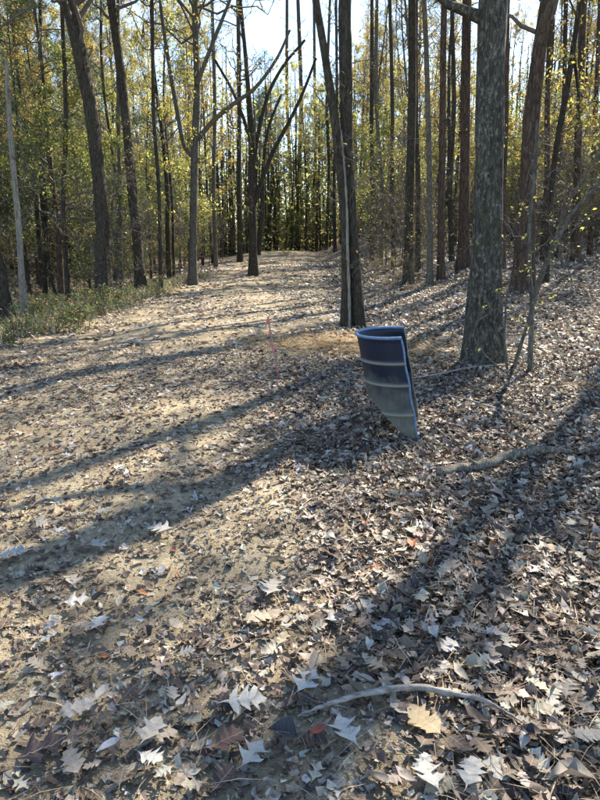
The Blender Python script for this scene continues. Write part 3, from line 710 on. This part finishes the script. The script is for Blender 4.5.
# ---------------------------------------------------------------- blue half drum
def drum():
    base = hit(413, 441); yc = base[1]+.30
    foot = np.array([.965, yc, 0]); foot[2] = Hs(foot[0], foot[1])-.21
    root = thing('half_drum', 'dark blue plastic drum cut open, leaning with its pointed end in the leaves', 'drum', tuple(foot))
    root.rotation_euler = (R(1.5), R(-11.8), 0)
    r0, h, wall = .272, 1.05, .010
    a0, a1, na = R(55), R(281), 56
    hoops = [h-.215, h-.40, h-.655]
    zs = sorted(set([0, h]+list(np.linspace(0, h, 44))+[z+d for z in hoops for d in (-.026, -.018, -.009, 0, .009, .018, .026)]))
    th = np.linspace(a0, a1, na)
    def zcut(a): return np.clip((.11-np.cos(a)*r0-.02)*1.42, 0, .66)*np.where(np.sin(a) < .3, 1, np.clip(1, 0, 1))
    def prof(z):
        k = 0
        for c in hoops: k += .011*math.exp(-((z-c)/.012)**2)
        k += .010*math.exp(-((z-h)/.016)**2)
        k -= .02*(max(0, z-h+.07)/.07)**2*0
        return k
    V = []; 
    for side in (0, 1):
        for z in zs:
            for a in th:
                c = float(zcut(a)); zz = c+(z/h)*(h-c) if False else max(z, c)
                rr = r0+(prof(zz) if zz > c+.001 else prof(c))-side*wall
                V.append((math.cos(a)*rr, math.sin(a)*rr, zz))
    V = np.array(V); nz = len(zs); N = nz*na; Fq = []; zflat = V[:, 2].copy()
    for s in (0, 1):
        for i in range(nz-1):
            for j in range(na-1):
                q = [s*N+i*na+j, s*N+i*na+j+1, s*N+(i+1)*na+j+1, s*N+(i+1)*na+j]
                if np.ptp(zflat[q]) < 1e-6: continue
                Fq.append(q if s == 0 else q[::-1])
    for i in range(nz-1):
        for j in (0, na-1): Fq.append([i*na+j, (i+1)*na+j, N+(i+1)*na+j, N+i*na+j])
    for j in range(na-1):
        for i in (0, nz-1): Fq.append([i*na+j, i*na+j+1, N+i*na+j+1, N+i*na+j])
    m, t, p = newmat('blue_plastic_dusty')
    co = nd(t, 'ShaderNodeTexCoord').outputs['Object']; sx = nd(t, 'ShaderNodeSeparateXYZ'); t.links.new(co, sx.inputs[0])
    n1 = noisetex(t, 9, 6, .65, co); n2 = noisetex(t, 42, 8, .8, co, (1, 1, .3))
    a = nd(t, 'ShaderNodeMath', operation='MULTIPLY_ADD'); t.links.new(n1, a.inputs[0]); a.inputs[1].default_value = .55; t.links.new(sx.outputs[2], a.inputs[2])
    xl = nd(t, 'ShaderNodeMath', operation='MULTIPLY_ADD'); t.links.new(sx.outputs[0], xl.inputs[0]); xl.inputs[1].default_value = .55; t.links.new(a.outputs[0], xl.inputs[2])
    dirt = ramp(t, xl.outputs[0], [(.50, (.9, .9, .9)), (.74, (.6, .6, .6)), (.98, (.02, .02, .02))])
    blue = ramp(t, n2, [(.3, (.0022, .006, .020)), (.62, (.0035, .012, .036)), (.75, (.012, .022, .05))])
    dust = ramp(t, n2, [(.3, (.085, .092, .08)), (.7, (.185, .19, .16))])
    c = mixc(t, dirt, blue, dust)
    at_ = nd(t, 'ShaderNodeAttribute', attribute_name='Col'); c = mixc(t, 0.0, c, c)
    sp = nd(t, 'ShaderNodeSeparateColor'); t.links.new(at_.outputs['Color'], sp.inputs[0])
    hz_ = nd(t, 'ShaderNodeMath', operation='MULTIPLY'); t.links.new(sp.outputs[0], hz_.inputs[0]); hz_.inputs[1].default_value = .8
    c = mixc(t, hz_.outputs[0], c, (.25, .25, .20))
    t.links.new(c, p.inputs['Base Color']); p.inputs['Specular IOR Level'].default_value = .3
    t.links.new(ramp(t, dirt, [(0, (.42,)*3), (1, (.9,)*3)]), p.inputs['Roughness'])
    t.links.new(bump(t, n2, .15, .004), p.inputs['Normal'])
    Cc = np.zeros((len(V), 3))
    for c_ in hoops: Cc[:, 0] = np.maximum(Cc[:, 0], np.exp(-((V[:, 2]-c_)/.012)**2))
    Cc[N:, 0] = 0
    # split: shell and hoop bands are parts of the drum
    def skew(v): v = np.array(v); v[:, 2] -= .17*v[:, 0]; return v
    MB().add(skew(V), Fq, 0, Cc).build('shell', [m], root)
    for c_ in hoops:
        # raised ring moulded round the wall, ended where the wall is cut away
        aa = [x for x in th if zcut(x) < c_-.015]
        P = np.array([[math.cos(x)*(r0+.010), math.sin(x)*(r0+.010), c_] for x in aa])
        v, f = tubes(P[None], np.full((1, len(P)), .007), 6); MB().add(skew(v), f, 0, (1, 0, 0)).build('hoop', [m], root)
    rim = np.array([[math.cos(x)*(r0+.004), math.sin(x)*(r0+.004), h] for x in th])
    v, f = tubes(rim[None], np.full((1, na), .013), 8)
    mr = mat_plain('blue_rim_painted_sunlight', (.06, .13, .26), .4, (.15, .25, .42), 30)  # sunlight on the rim and near edge, put into the colour as lighter blue
    MB().add(skew(v), f).build('rim', [mr], root)
    for a in (a1, a0):                                                # near sawn edge gets the painted sunlit blue, far one stays dark
        zc = float(zcut(a)); E = np.array([[math.cos(a)*(r0-.003), math.sin(a)*(r0-.003), z] for z in np.linspace(zc, h-.01, 26)])
        E[:, 0] += .004*np.sin(np.arange(26)*.9)
        v, f = tubes(E[None], np.full((1, 26), .0095 if a == a1 else .006), 6); MB().add(skew(v), f).build('sawn_edge', [mr if a == a1 else m], root)
    return root
DRUM = drum()

# ---------------------------------------------------------------- stick, logs, twigs
def stick(name, label, px, w, cat, mat, lift=0., seed=0, sides=10, group=None, n=30, caps=True, knob=.12, kink=.5, stubs=0):
    r = np.random.default_rng(seed); P = []; rad = []
    for (x, y), ww in zip(px, w):
        p = hit(x, y); rr = ww*.5/F*depth_of(p); p[2] = Hs(p[0], p[1])+rr*.8+lift; P.append(p); rad.append(rr)
    Q = resample(P, n); rr = np.interp(np.linspace(0, len(rad)-1, n), np.arange(len(rad)), rad)
    rr = rr*(1+knob*r.normal(size=n)*.6); kk = r.normal(size=(7, 3))*rr.mean()*kink; kk[:, 2] *= .4
    Q = Q+r.normal(size=(n, 3))*rr.mean()*.12+np.stack([np.interp(np.linspace(0, 6, n), np.arange(7), kk[:, q]) for q in range(3)], -1)
    Q[:, 2] = np.maximum(Q[:, 2], H(Q[:, 0], Q[:, 1])+rr*.5)
    if caps:
        Q = np.vstack([Q[:1], Q, Q[-1:]]); Q[0] += (Q[1]-Q[2])*.02; Q[-1] += (Q[-2]-Q[-3])*.02; rr = np.concatenate([[.0005], rr, [.0005]])
    o0 = Q.mean(0); o0[2] = Hs(o0[0], o0[1])
    V, f = tubes((Q-o0)[None], rr[None], sides)
    V = V+(fbm(V[:, 0]*60, V[:, 1]*60+V[:, 2]*40, seed, 3)-.5)[:, None]*rr.mean()*.25
    if stubs == 0:
        o = MB().add(V, f).build(name, [mat]); o.location = tuple(o0)
    else:
        o = thing(name, label, cat, tuple(o0)); MB().add(V, f).build('stem', [mat], o)
        for k in range(stubs):
            i = int(n*(.2+.6*(k+.5)/stubs)); d = r.normal(size=3); d[2] = abs(d[2])*.6+.2; d = d/np.linalg.norm(d); l = rr.mean()*r.uniform(3, 6)
            T = Q[i]-o0+d[None]*np.array([0, .5, .97, 1.])[:, None]*l
            MB().add(*tubes(T[None], (rr[i]*np.array([[.5, .38, .3, .02]])), 7)).build('broken_stub', [mat], o)
    return tag(o, label, cat, group)
stick('curved_stick', 'long pale bowed stick lying among leaves in the near foreground', [(299, 728), (320, 718), (345, 709), (380, 704), (415, 703), (450, 706), (480, 712), (502, 722), (524, 737)], [1.5, 3.5, 5, 6.5, 6.5, 6, 4, 2.5, 1.2], 'stick', M_stick, .04, 2, 10, None, 44, True, .2, .8, 2)
lg = stick('fallen_branch', 'thick bark-covered fallen branch lying to the right of the drum', [(443, 480), (462, 475), (485, 470), (505, 463), (530, 460), (552, 458), (578, 459)], [9.5, 9, 10, 9.5, 9, 7, 3], 'branch', mat_bark('bark_fallen', (.08, .07, .055), (.24, .225, .19), (.42, .40, .35), (.36, .38, .33), 2.2, .4), .025, 5, 14, None, 44, True, .22, .9, 3)
for k, (nm, lb, px, w) in enumerate([
    ('pale_fallen_branch', 'short pale fallen branch lying across the sunlit track at left', [(118, 346), (132, 344), (145, 346), (160, 344)], [3, 3.2, 2.6, 1.5]),
    ('thin_fallen_stick', 'thin straight stick lying between the drum and the oak', [(412, 381), (440, 377), (475, 370), (512, 368)], [1.6, 2, 2, 1.2]),
    ('bent_fallen_stick', 'thin bent stick lying on leaves above the thick fallen branch', [(448, 399), (470, 404), (500, 413), (530, 420), (548, 424)], [1.4, 1.8, 1.8, 1.6, 1]),
    ('forked_fallen_stick', 'thin pale stick lying right of the drum tip', [(432, 428), (440, 436), (452, 444)], [1.5, 1.8, 1.2])]):
    stick(nm, lb, px, w, 'stick', M_stick, .03, 10+k, 7, None, 20)
# log with bright bark at right edge, thin stakes
def stake():
    b = hit(278, 374); z = Hs(b[0], b[1]); root = thing('survey_stake', 'thin survey stake with pink bands standing at the right edge of the track', 'stake', (b[0], b[1], z))
    top = at(267.5, 318, b[1]); d = top-np.array([b[0], b[1], z])
    P = np.linspace(0, 1, 12)[:, None]*d[None]; P[0] -= d*.12
    P = P+np.stack([.006*np.sin(np.arange(12)*.8), np.zeros(12), np.zeros(12)], -1)
    wood = mat_plain('stake_wood', (.15, .12, .10), .8, (.32, .26, .22), 30)
    pink = mat_plain('pink_marking', (.50, .10, .11), .7, (.66, .22, .23), 25)
    MB().add(*tubes(P[None], np.full((1, 12), .011), 6)).build('shaft', [wood], root)
    for t0, t1 in ((.92, 1.0), (.72, .80), (.52, .58), (.38, .50), (.06, .14)):
        Q = np.stack([np.interp(np.linspace(t0, t1, 5), np.linspace(0, 1, 12), P[:, k]) for k in range(3)], -1)
        MB().add(*tubes(Q[None], np.array([[.013, .017, .014, .018, .013]]), 6)).build('pink_band', [pink], root)
    Q = np.array([[.0, 0, 0], [-.012, -.004, -.03], [-.028, -.006, -.055], [-.03, -.008, -.09]])+P[-1]-d*.03
    MB().add(*tubes(Q[None], np.array([[.012, .014, .011, .006]]), 4)).build('ribbon_tail', [pink], root)
stake()
# far drum and marker at the end of the track
p = hit(266, 249.5); root = thing('distant_drum', 'small dark blue drum far off behind the arching tree', 'drum', (p[0], p[1], Hs(p[0], p[1])-.02))
hh = np.array([0, .02, .05, .28, .30, .32, .56, .58, .60, .84, .87, .88, .865]); rd = np.array([.26, .285, .29, .29, .305, .29, .29, .305, .29, .29, .29, .27, .002])
P = np.stack([0*hh, 0*hh, hh], -1); MB().add(*tubes(P[None], rd[None], 24)).build('body', [mat_plain('far_drum_blue', (.012, .03, .08), .4, (.02, .05, .12), 8)], root)
P = np.array([[math.cos(a)*.285, math.sin(a)*.285, .875] for a in np.linspace(0, 6.2832, 25)]); MB().add(*tubes(P[None], np.full((1, 25), .014), 6)).build('rim', [mat_plain('far_rim', (.03, .07, .16), .4)], root)
root = thing('white_marker', 'thin white post standing beside the distant drum', 'post', (p[0]+.12, p[1]-.6, Hs(p[0]+.12, p[1]-.6)))
P = np.array([[0, 0, -.1], [0, 0, .5], [.01, 0, 1.1], [.015, 0, 1.45], [.015, 0, 1.46]]); MB().add(*tubes(P[None], np.array([[.045, .045, .045, .045, .001]]), 8)).build('post', [mat_plain('white_post', (.6, .6, .6), .6, (.8, .8, .8))], root)

# ---------------------------------------------------------------- fallen leaves
def oak(nl=3, wide=.34, deep=.12, fwd=.10, point=True, seed=0, curl=(.25, .5)):
    r = np.random.default_rng(seed); L, Rt, Sp = [], [], []
    st = [(0.0, .012), (.10, .02)]
    for k in range(nl):
        c = .2+.62*(k+.35)/nl; e = wide*(.62+.5*math.sin(math.pi*min(1, .25+.6*(k+.5)/nl)))
        st += [(c-.07, deep), (c-.02, e*.74), (c+.03, e), (c+.075, e*(.62 if point else .8))]
    st += [(.90, deep*.7), (.94, deep*.8 if not point else deep*.55), (1.0, .008)]
    for t, w in st:
        fw = fwd*(w/wide)**1.5
        Sp.append((t, 0)); L.append((t+fw+r.normal()*.012, w*(1+r.normal()*.12))); Rt.append((t+fw+.03*math.sin(t*3.14)+r.normal()*.015, -w*(1+r.normal()*.16)))
    n = len(st); V = np.array(L+Sp+Rt); x, y = V[:, 0]-.5, V[:, 1]
    z = curl[0]*(x*x*1.2-.08)+curl[1]*(np.abs(y)**1.6)*(.6+.5*r.normal(size=len(V))*.5)+.035*np.sin(x*9+seed)+.12*y*np.sin(x*6+seed)+.03*r.normal(size=len(V))
    V = np.stack([x, y, z*.42], -1); Fc = []
    for i in range(n-1):
        for a in (0, n): b = a+n; Fc += [[a+i, b+i, b+i+1], [a+i, b+i+1, a+i+1]]
    s = len(V); V = np.vstack([V, [[-.5, .008, V[n, 2]], [-.5, -.008, V[n, 2]], [-.68, .03, V[n, 2]+.03]]]); Fc.append([s, s+1, s+2])
    return V, np.array(Fc)
def oaklo(nl, wide, deep, fwd, seed, curl):
    st = [(0, .02)]
    for k in range(nl):
        c = .22+.6*(k+.35)/nl; e = wide*(.62+.5*math.sin(math.pi*min(1, .25+.6*(k+.5)/nl))); st += [(c-.06, deep), (c+.05, e)]
    st += [(.86, deep), (1., .01)]; r = np.random.default_rng(seed); n = len(st)
    V = np.array([(t+fwd*(w/wide)**1.5+r.normal()*.015, w*(1+.15*r.normal())) for t, w in st]+[(t, 0) for t, w in st]+[(t+fwd*(w/wide)**1.5+r.normal()*.015, -w*(1+.15*r.normal())) for t, w in st])
    x, y = V[:, 0]-.5, V[:, 1]; z = curl[0]*(x*x*1.2-.08)+curl[1]*np.abs(y)**1.6+.04*np.sin(x*9+seed)+.05*y*np.sin(x*5+seed)+.02*r.normal(size=len(V)); z = z*.65
    Fc = []
    for i in range(n-1):
        for a in (0, n): b = a+n; Fc += [[a+i, b+i, b+i+1], [a+i, b+i+1, a+i+1]]
    return np.stack([x, y, z], -1), np.array(Fc)
def ovate(seed=0, wide=.25, curl=(.4, .9), n=4):
    r = np.random.default_rng(seed); t = np.linspace(0, 1, n); w = wide*np.sin(np.pi*t**.85)**.8+.006
    V = np.array([(a, b) for a, b in zip(t, w)]+[(a, 0) for a in t]+[(a, -b) for a, b in zip(t, w)]); x, y = V[:, 0]-.5, V[:, 1]
    z = curl[0]*(x*x-.08)+curl[1]*y*y*2.2+.06*y*np.sin(x*6+seed*2)+.045*r.normal(size=len(V))
    Fc = []
    for i in range(n-1):
        for a in (0, n): b = a+n; Fc += [[a+i, b+i, b+i+1], [a+i, b+i+1, a+i+1]]
    return np.stack([x, y, z], -1), np.array(Fc)
OAKS = [oak(3, .36, .17, .13, True, 1), oak(2, .40, .11, .13, True, 2, (.5, .9)), oak(4, .27, .17, .04, False, 3), oak(3, .30, .18, .05, False, 4, (-.3, .7)), oak(2, .36, .16, .10, True, 5, (.3, 1.2)), oak(3, .37, .10, .10, True, 6, (-.5, .6))]
OVS = [ovate(1), ovate(2, .2, (.9, 1.8)), ovate(3, .28, (-.6, 1.2)), ovate(4, .17, (.5, 2.6)), ovate(5, .22, (1.2, .4))]
def chip(w, a, b): return np.array([[-.5, 0, 0], [0, w, b], [.05, 0, a], [0, -w, b*.6], [.5, .04, .02]]), np.array([[0, 2, 1], [0, 3, 2], [1, 2, 4], [2, 3, 4]])
LOWS = [chip(.30, -.10, .10), chip(.24, .12, -.04), chip(.34, -.04, .16)]
OAKLO = [oaklo(2, .36, .15, .14, 1, (.4, .7)), oaklo(3, .34, .15, .10, 2, (.5, 1.0)), oaklo(2, .32, .18, .08, 3, (-.5, .9)), oaklo(3, .27, .17, .05, 4, (.3, 1.4))]
PALE = [(.38, .355, .31), (.46, .435, .39), (.32, .285, .235)]
TAN = [(.36, .30, .225), (.29, .235, .175), (.41, .355, .28)]
BROWN = [(.165, .118, .083), (.12, .084, .06), (.22, .16, .112)]
DARK = [(.06, .042, .035), (.045, .032, .032), (.085, .06, .045)]
REDL = [(.22, .07, .035), (.28, .11, .045)]
LC = PALE+TAN+BROWN+DARK+REDL; LW = np.array([.06, .03, .09]+[.09, .12, .05]+[.13, .13, .11]+[.07, .06, .08]+[.006, .006]); LW = LW/LW.sum()
LWF = LW*np.array([2.2]*3+[1.4]*3+[.8]*3+[.5]*3+[.6]*2); LWF = LWF/LWF.sum()

def litter(mb, n, xr, yr, size, temps, r, wedge=True, lift=.018, tilt=.5, dmin=.0, power=1., dens_k=1., wts=None):
    x = r.uniform(*xr, n); y = yr[0]+(yr[1]-yr[0])*r.random(n)**power
    k = r.random(n) < (dmin+(1-dmin)*dens(x, y))*dens_k*np.clip(.25+1.5*fbm(x*2.3, y*2.3, 77, 3)**1.3, 0, 1.2)
    if wedge: k &= np.abs(x) < y*.56+.9
    x, y = x[k], y[k]; n = len(x)
    w = r.integers(len(temps), size=n)
    for q, (tv, tf) in enumerate(temps):
        s = w == q; m = int(s.sum())
        if not m: continue
        d = dens(x[s], y[s])
        z = H(x[s], y[s])+.006+lift*r.random(m)*(.2+d)
        scatter(mb, tv, tf, np.stack([x[s], y[s], z], -1), rotmat(r.uniform(0, 6.28, m), r.normal(size=m)*tilt*(.35+.65*d), r.normal(size=m)*tilt*(.35+.65*d)+np.where(r.random(m) < .25, math.pi, 0)),
                size*np.clip(np.exp(.36*r.normal(size=m)), .4, 2.0), palette(r, m, LC, LW if wts is None else wts, .3))
r = np.random.default_rng(33)
mb = MB()
litter(mb, 17500, (-3, 4), (.75, 4.2), .056, OAKLO, r, lift=.022, tilt=.36, dmin=.03)
litter(mb, 42000, (-3, 4), (.75, 4.2), .038, OVS, r, lift=.022, tilt=.5, dmin=.06)
litter(mb, 72000, (-5, 6), (4.0, 8.5), .055, LOWS+OVS[:2]+OAKLO[:1], r, lift=.025, tilt=.5, dmin=.1)
tag(mb.build('leaf_litter', [M_litter]), 'thick mixed brown and pale fallen leaves covering the near forest floor', 'fallen leaves', None, 'stuff')
mb = MB()
litter(mb, 80000, (-10, 13), (8.2, 20), .085, LOWS, r, lift=.03, tilt=.5, power=.8, dmin=.1, wts=LWF)
litter(mb, 60000, (-22, 26), (19, 46), .15, LOWS[:2], r, lift=.04, tilt=.5, power=.9, dmin=.15, wts=LWF)
tag(mb.build('distant_leaf_litter', [M_litter]), 'carpet of fallen leaves stretching back between the trees', 'fallen leaves', None, 'stuff')
# crumbs of leaf and bark on the sand
mb = MB(); n = 95000; y = .75+9*r.random(n)**1.5; x = r.uniform(-1, 1, n)*(y*.56+.9)
k = r.random(n) < .35+.65*fbm(x*3.5, y*3.5, 55); x, y = x[k], y[k]; n = len(x)
TRI_V = np.array([[-.5, -.22, 0], [.5, -.1, .12], [.35, .3, -.03], [-.4, .25, .1]]); TRI_F = np.array([[0, 1, 2], [0, 2, 3]])
scatter(mb, TRI_V, TRI_F, np.stack([x, y, H(x, y)+.006+.006*r.random(n)], -1), rotmat(r.uniform(0, 6.28, n), r.normal(size=n)*.35, r.normal(size=n)*.35),
        np.clip(.016*np.exp(.6*r.normal(size=n)), .004, .05)*(1+.06*y), palette(r, n, LC, LW, .3), 0, False)
# pine needles and grass stems strewn about
n = 16000; y = .75+9*r.random(n)**1.4; x = r.uniform(-1, 1, n)*(y*.56+.9)
k = r.random(n) < .15+.85*dens(x, y); x, y = x[k], y[k]; n = len(x)
NDL_V = np.array([[-.5, -.008, 0], [0, -.010, .07], [.5, 0, 0], [0, .010, .07]]); NDL_F = np.array([[0, 1, 3], [1, 2, 3]])
scatter(mb, NDL_V, NDL_F, np.stack([x, y, H(x, y)+.014+.02*r.random(n)], -1), rotmat(r.uniform(0, 6.28, n), r.normal(size=n)*.15, r.normal(size=n)*.3),
        r.uniform(.06, .2, n), palette(r, n, [(.30, .22, .13), (.40, .33, .24), (.2, .14, .09)], None, .3), 0, False)
tag(mb.build('forest_debris', [M_litter]), 'crumbs of leaf, bark and dry needles strewn over the sand', 'debris', None, 'stuff')
mb = MB()
for (cx, cy), (rx, ry) in STRAW:
    n = int(5200*rx*ry+900); x = cx+rx*.8*r.normal(size=n); y = cy+ry*.8*r.normal(size=n)
    scatter(mb, NDL_V*np.array([1, 1.6, 1]), NDL_F, np.stack([x, y, H(x, y)+.02+.035*r.random(n)], -1), rotmat(r.uniform(0, 6.28, n), r.normal(size=n)*.2, r.normal(size=n)*.3),
            r.uniform(.12, .28, n), palette(r, n, [(.48, .30, .11), (.40, .24, .09), (.55, .38, .17)], None, .3), 0, False)
tag(mb.build('pine_straw', [M_litter]), 'orange patches of dry pine straw near the trees', 'pine straw', None, 'stuff')

# single leaves: the ones that show largest
LMESH = {}; LAST = [None]
def leaf_mesh(q):
    if q not in LMESH:
        tv, tf = (OAKS+OVS)[q]; LMESH[q] = MB().add(tv, tf).mesh('fallen_leaf', [M_oneleaf])
    return LMESH[q]
def leaf(x, y, q, size, yaw, col, label, group=None, tilt=(0, 0), name='oak_leaf', lift=.02):
    o = link(name if q < len(OAKS) else 'leaf', leaf_mesh(q)); o.location = (x, y, Hs(x, y)+lift); o.scale = (size,)*3
    o.rotation_euler = (tilt[0], tilt[1], yaw); o.color = (*col, 1)
    LAST[0] = o
    return tag(o, label, 'leaf', group)
SPECIAL = [  # px, py, shape, size m, yaw deg, colour, label
 (424, 735, 2, .165, 120, (.50, .40, .25), 'largest tan lobed oak leaf, just below the bowed stick'),
 (347, 745, 1, .13, 115, (.66, .66, .64), 'pale silvery pointed oak leaf between the bowed stick and bottom edge'),
 (243, 712, 5, .17, 5, (.60, .62, .60), 'large pale grey oak leaf left of the bowed stick end'),
 (306, 693, 1, .14, 60, (.60, .62, .63), 'pale deeply cut oak leaf just above the left end of the stick'),
 (318, 743, 6, .07, 40, (.34, .07, .045), 'curled rust red leaf below the left end of the stick'),
 (412, 552, 8, .10, 80, (.42, .12, .04), 'bright rust orange leaf in the litter below the drum'),
 (182, 715, 7, .07, 70, (.66, .66, .62), 'small pale triangular leaf lying alone at lower left'),
 (111, 761, 9, .085, 40, (.72, .74, .82), 'white narrow leaf near the bottom left corner'),
 (41, 763, 1, .17, 30, (.05, .032, .04), 'dark purple-brown oak leaf in the bottom left corner'),
 (77, 719, 3, .12, 30, (.50, .47, .44), 'grey tan oak leaf right of the dark purple-brown one'),
 (103, 704, 9, .09, 70, (.55, .55, .56), 'narrow grey leaf standing on edge at lower left'),
 (59, 688, 7, .06, 10, (.70, .72, .80), 'small bluish white leaf on the sand at lower left'),
 (152, 742, 4, .13, 75, (.56, .53, .48), 'pale folded oak leaf with long stalk at lower left'),
 (252, 768, 1, .12, 60, (.60, .60, .57), 'pale grey oak leaf near the bottom edge left of centre'),
 (226, 752, 0, .13, 30, (.15, .085, .07), 'brown oak leaf near the bottom edge left of centre'),
 (283, 745, 8, .11, 160, (.05, .055, .07), 'dark slate leaf left of the rust red leaf'),
 (76, 612, 1, .13, 10, (.62, .63, .62), 'pale star-shaped oak leaf on the sandy track at left'),
 (99, 634, 0, .11, 80, (.64, .68, .68), 'bluish white oak leaf on the sandy track at left'),
 (282, 651, 4, .09, 70, (.52, .45, .30), 'yellowish tan oak leaf at the edge of the sand'),
 (262, 627, 2, .17, 20, (.36, .31, .25), 'broad grey brown oak leaf left of centre'),
 (271, 596, 0, .15, 80, (.50, .48, .45), 'broad pale oak leaf left of centre'),
 (334, 627, 1, .10, 20, (.62, .64, .62), 'small pale pointed oak leaf in the middle of the litter'),
 (432, 643, 8, .08, 100, (.62, .63, .66), 'small whitish leaf right of centre in the litter'),
 (529, 745, 8, .09, 10, (.035, .03, .05), 'near black leaf at the right end of the bowed stick'),
 (586, 747, 2, .11, 10, (.50, .46, .40), 'pale tan leaf at the bottom right edge'),
 (570, 790, 8, .14, 0, (.38, .34, .30), 'broad grey leaf in the bottom right corner'),
 (470, 787, 3, .12, 60, (.60, .60, .58), 'pale leaf on the bottom edge right of centre'),
 (430, 792, 1, .12, 100, (.62, .62, .60), 'pale pointed leaf cut by the bottom edge'),
 (12, 562, 5, .16, 15, (.58, .60, .60), 'pale jagged oak leaf at the left edge'),
 (160, 535, 5, .17, 170, (.52, .53, .53), 'large pale oak leaf on the shaded track'),
 (100, 552, 1, .13, 140, (.50, .50, .49), 'pale grey oak leaf on the left of the shaded track'),
]
for (x, y, q, s, yw, c, lb) in SPECIAL:
    p = hit(x, y); leaf(p[0], p[1], q, s, R(yw), (c[0]*.74, c[1]*.71, c[2]*.66), lb, None, (.08*math.sin(x), .08*math.cos(y)), lift=.045)
r = np.random.default_rng(51); cnt = 0
KINDS = [('pale silvery', PALE, .25), ('tan', TAN, .29), ('brown', BROWN, .30), ('dark brown', DARK, .16)]
SHORT = ['largest tan leaf', 'silvery pointed leaf below the stick', 'large pale leaf left of the stick', 'pale leaf above the stick', 'rust red leaf', 'rust orange leaf', 'pale triangular leaf', 'white narrow leaf',
 'dark purple-brown leaf', 'grey tan leaf', 'narrow grey leaf on edge', 'bluish white small leaf', 'pale folded leaf', 'pale leaf at the bottom', 'brown leaf at the bottom', 'dark slate leaf', 'star-shaped leaf', 'bluish white oak leaf',
 'yellowish tan leaf', 'broad grey brown leaf', 'broad pale leaf', 'small pale pointed leaf', 'small whitish leaf', 'near black leaf', 'pale tan edge leaf', 'broad grey corner leaf', 'pale leaf right at the bottom', 'pale leaf cut by the bottom edge', 'jagged left edge leaf', 'large pale track leaf', 'pale grey track leaf']
ANCH = [(t[0], t[1], n_) for t, n_ in zip(SPECIAL, SHORT)]+[(575, 560, 'right edge'), (500, 560, 'fallen branch'), (505, 660, 'middle of the right side'), (360, 520, 'foot of the drum'), (580, 690, 'lower right edge'), (430, 600, 'litter under the drum'), (300, 520, 'shaded centre')]
SINGLE = []
while cnt < 265:
    px, py = r.uniform(0, 600), 500+300*r.random()**.8
    p = hit(px, py)
    if r.random() > .16+.84*float(dens(p[0], p[1])): continue
    kn, pal, _ = KINDS[r.choice(4, p=[k[2] for k in KINDS])]
    q = int(r.integers(len(OAKS))) if r.random() < .75 else len(OAKS)+int(r.integers(len(OVS)))
    zone = 'sandy left foreground' if px < 230 else ('middle foreground' if px < 420 else 'right foreground')
    shp = 'lobed oak' if q < len(OAKS) else 'narrow unlobed'
    lb = f'{kn} {shp} leaf lying in the {zone}'
    c = palette(r, 1, pal, None, .2)[0]
    leaf(p[0], p[1], q, r.uniform(.055, .105), r.uniform(0, 6.28), c, lb, f'{kn} {shp} leaves of the {zone}', (r.normal()*.22, r.normal()*.22), lift=.030+.012*r.random())
    cnt += 1
    SINGLE.append((LAST[0], px, py, kn, shp))
bk_ = {}
for o, px, py, kn, shp in SINGLE:
    a = min(ANCH, key=lambda t: (t[0]-px)**2+(t[1]-py)**2); bk_.setdefault((kn, shp, a[2]), []).append((math.hypot(a[0]-px, a[1]-py), o))
for (kn, shp, a), q in bk_.items():
    q.sort(key=lambda t: t[0])
    for k, (_, o) in enumerate(q): o['label'] = f'{kn} {shp} leaf by the {a}'+('' if len(q) == 1 else f', {ORD[min(k, 29)]}')

# prototypes that were never placed do not exist: every one made is in use
print('objects', len(bpy.data.objects), 'tris', sum(sum(len(p.vertices)-2 for p in m.polygons) if len(m.polygons) < 3000 else len(m.loops)-2*len(m.polygons) for m in bpy.data.meshes))
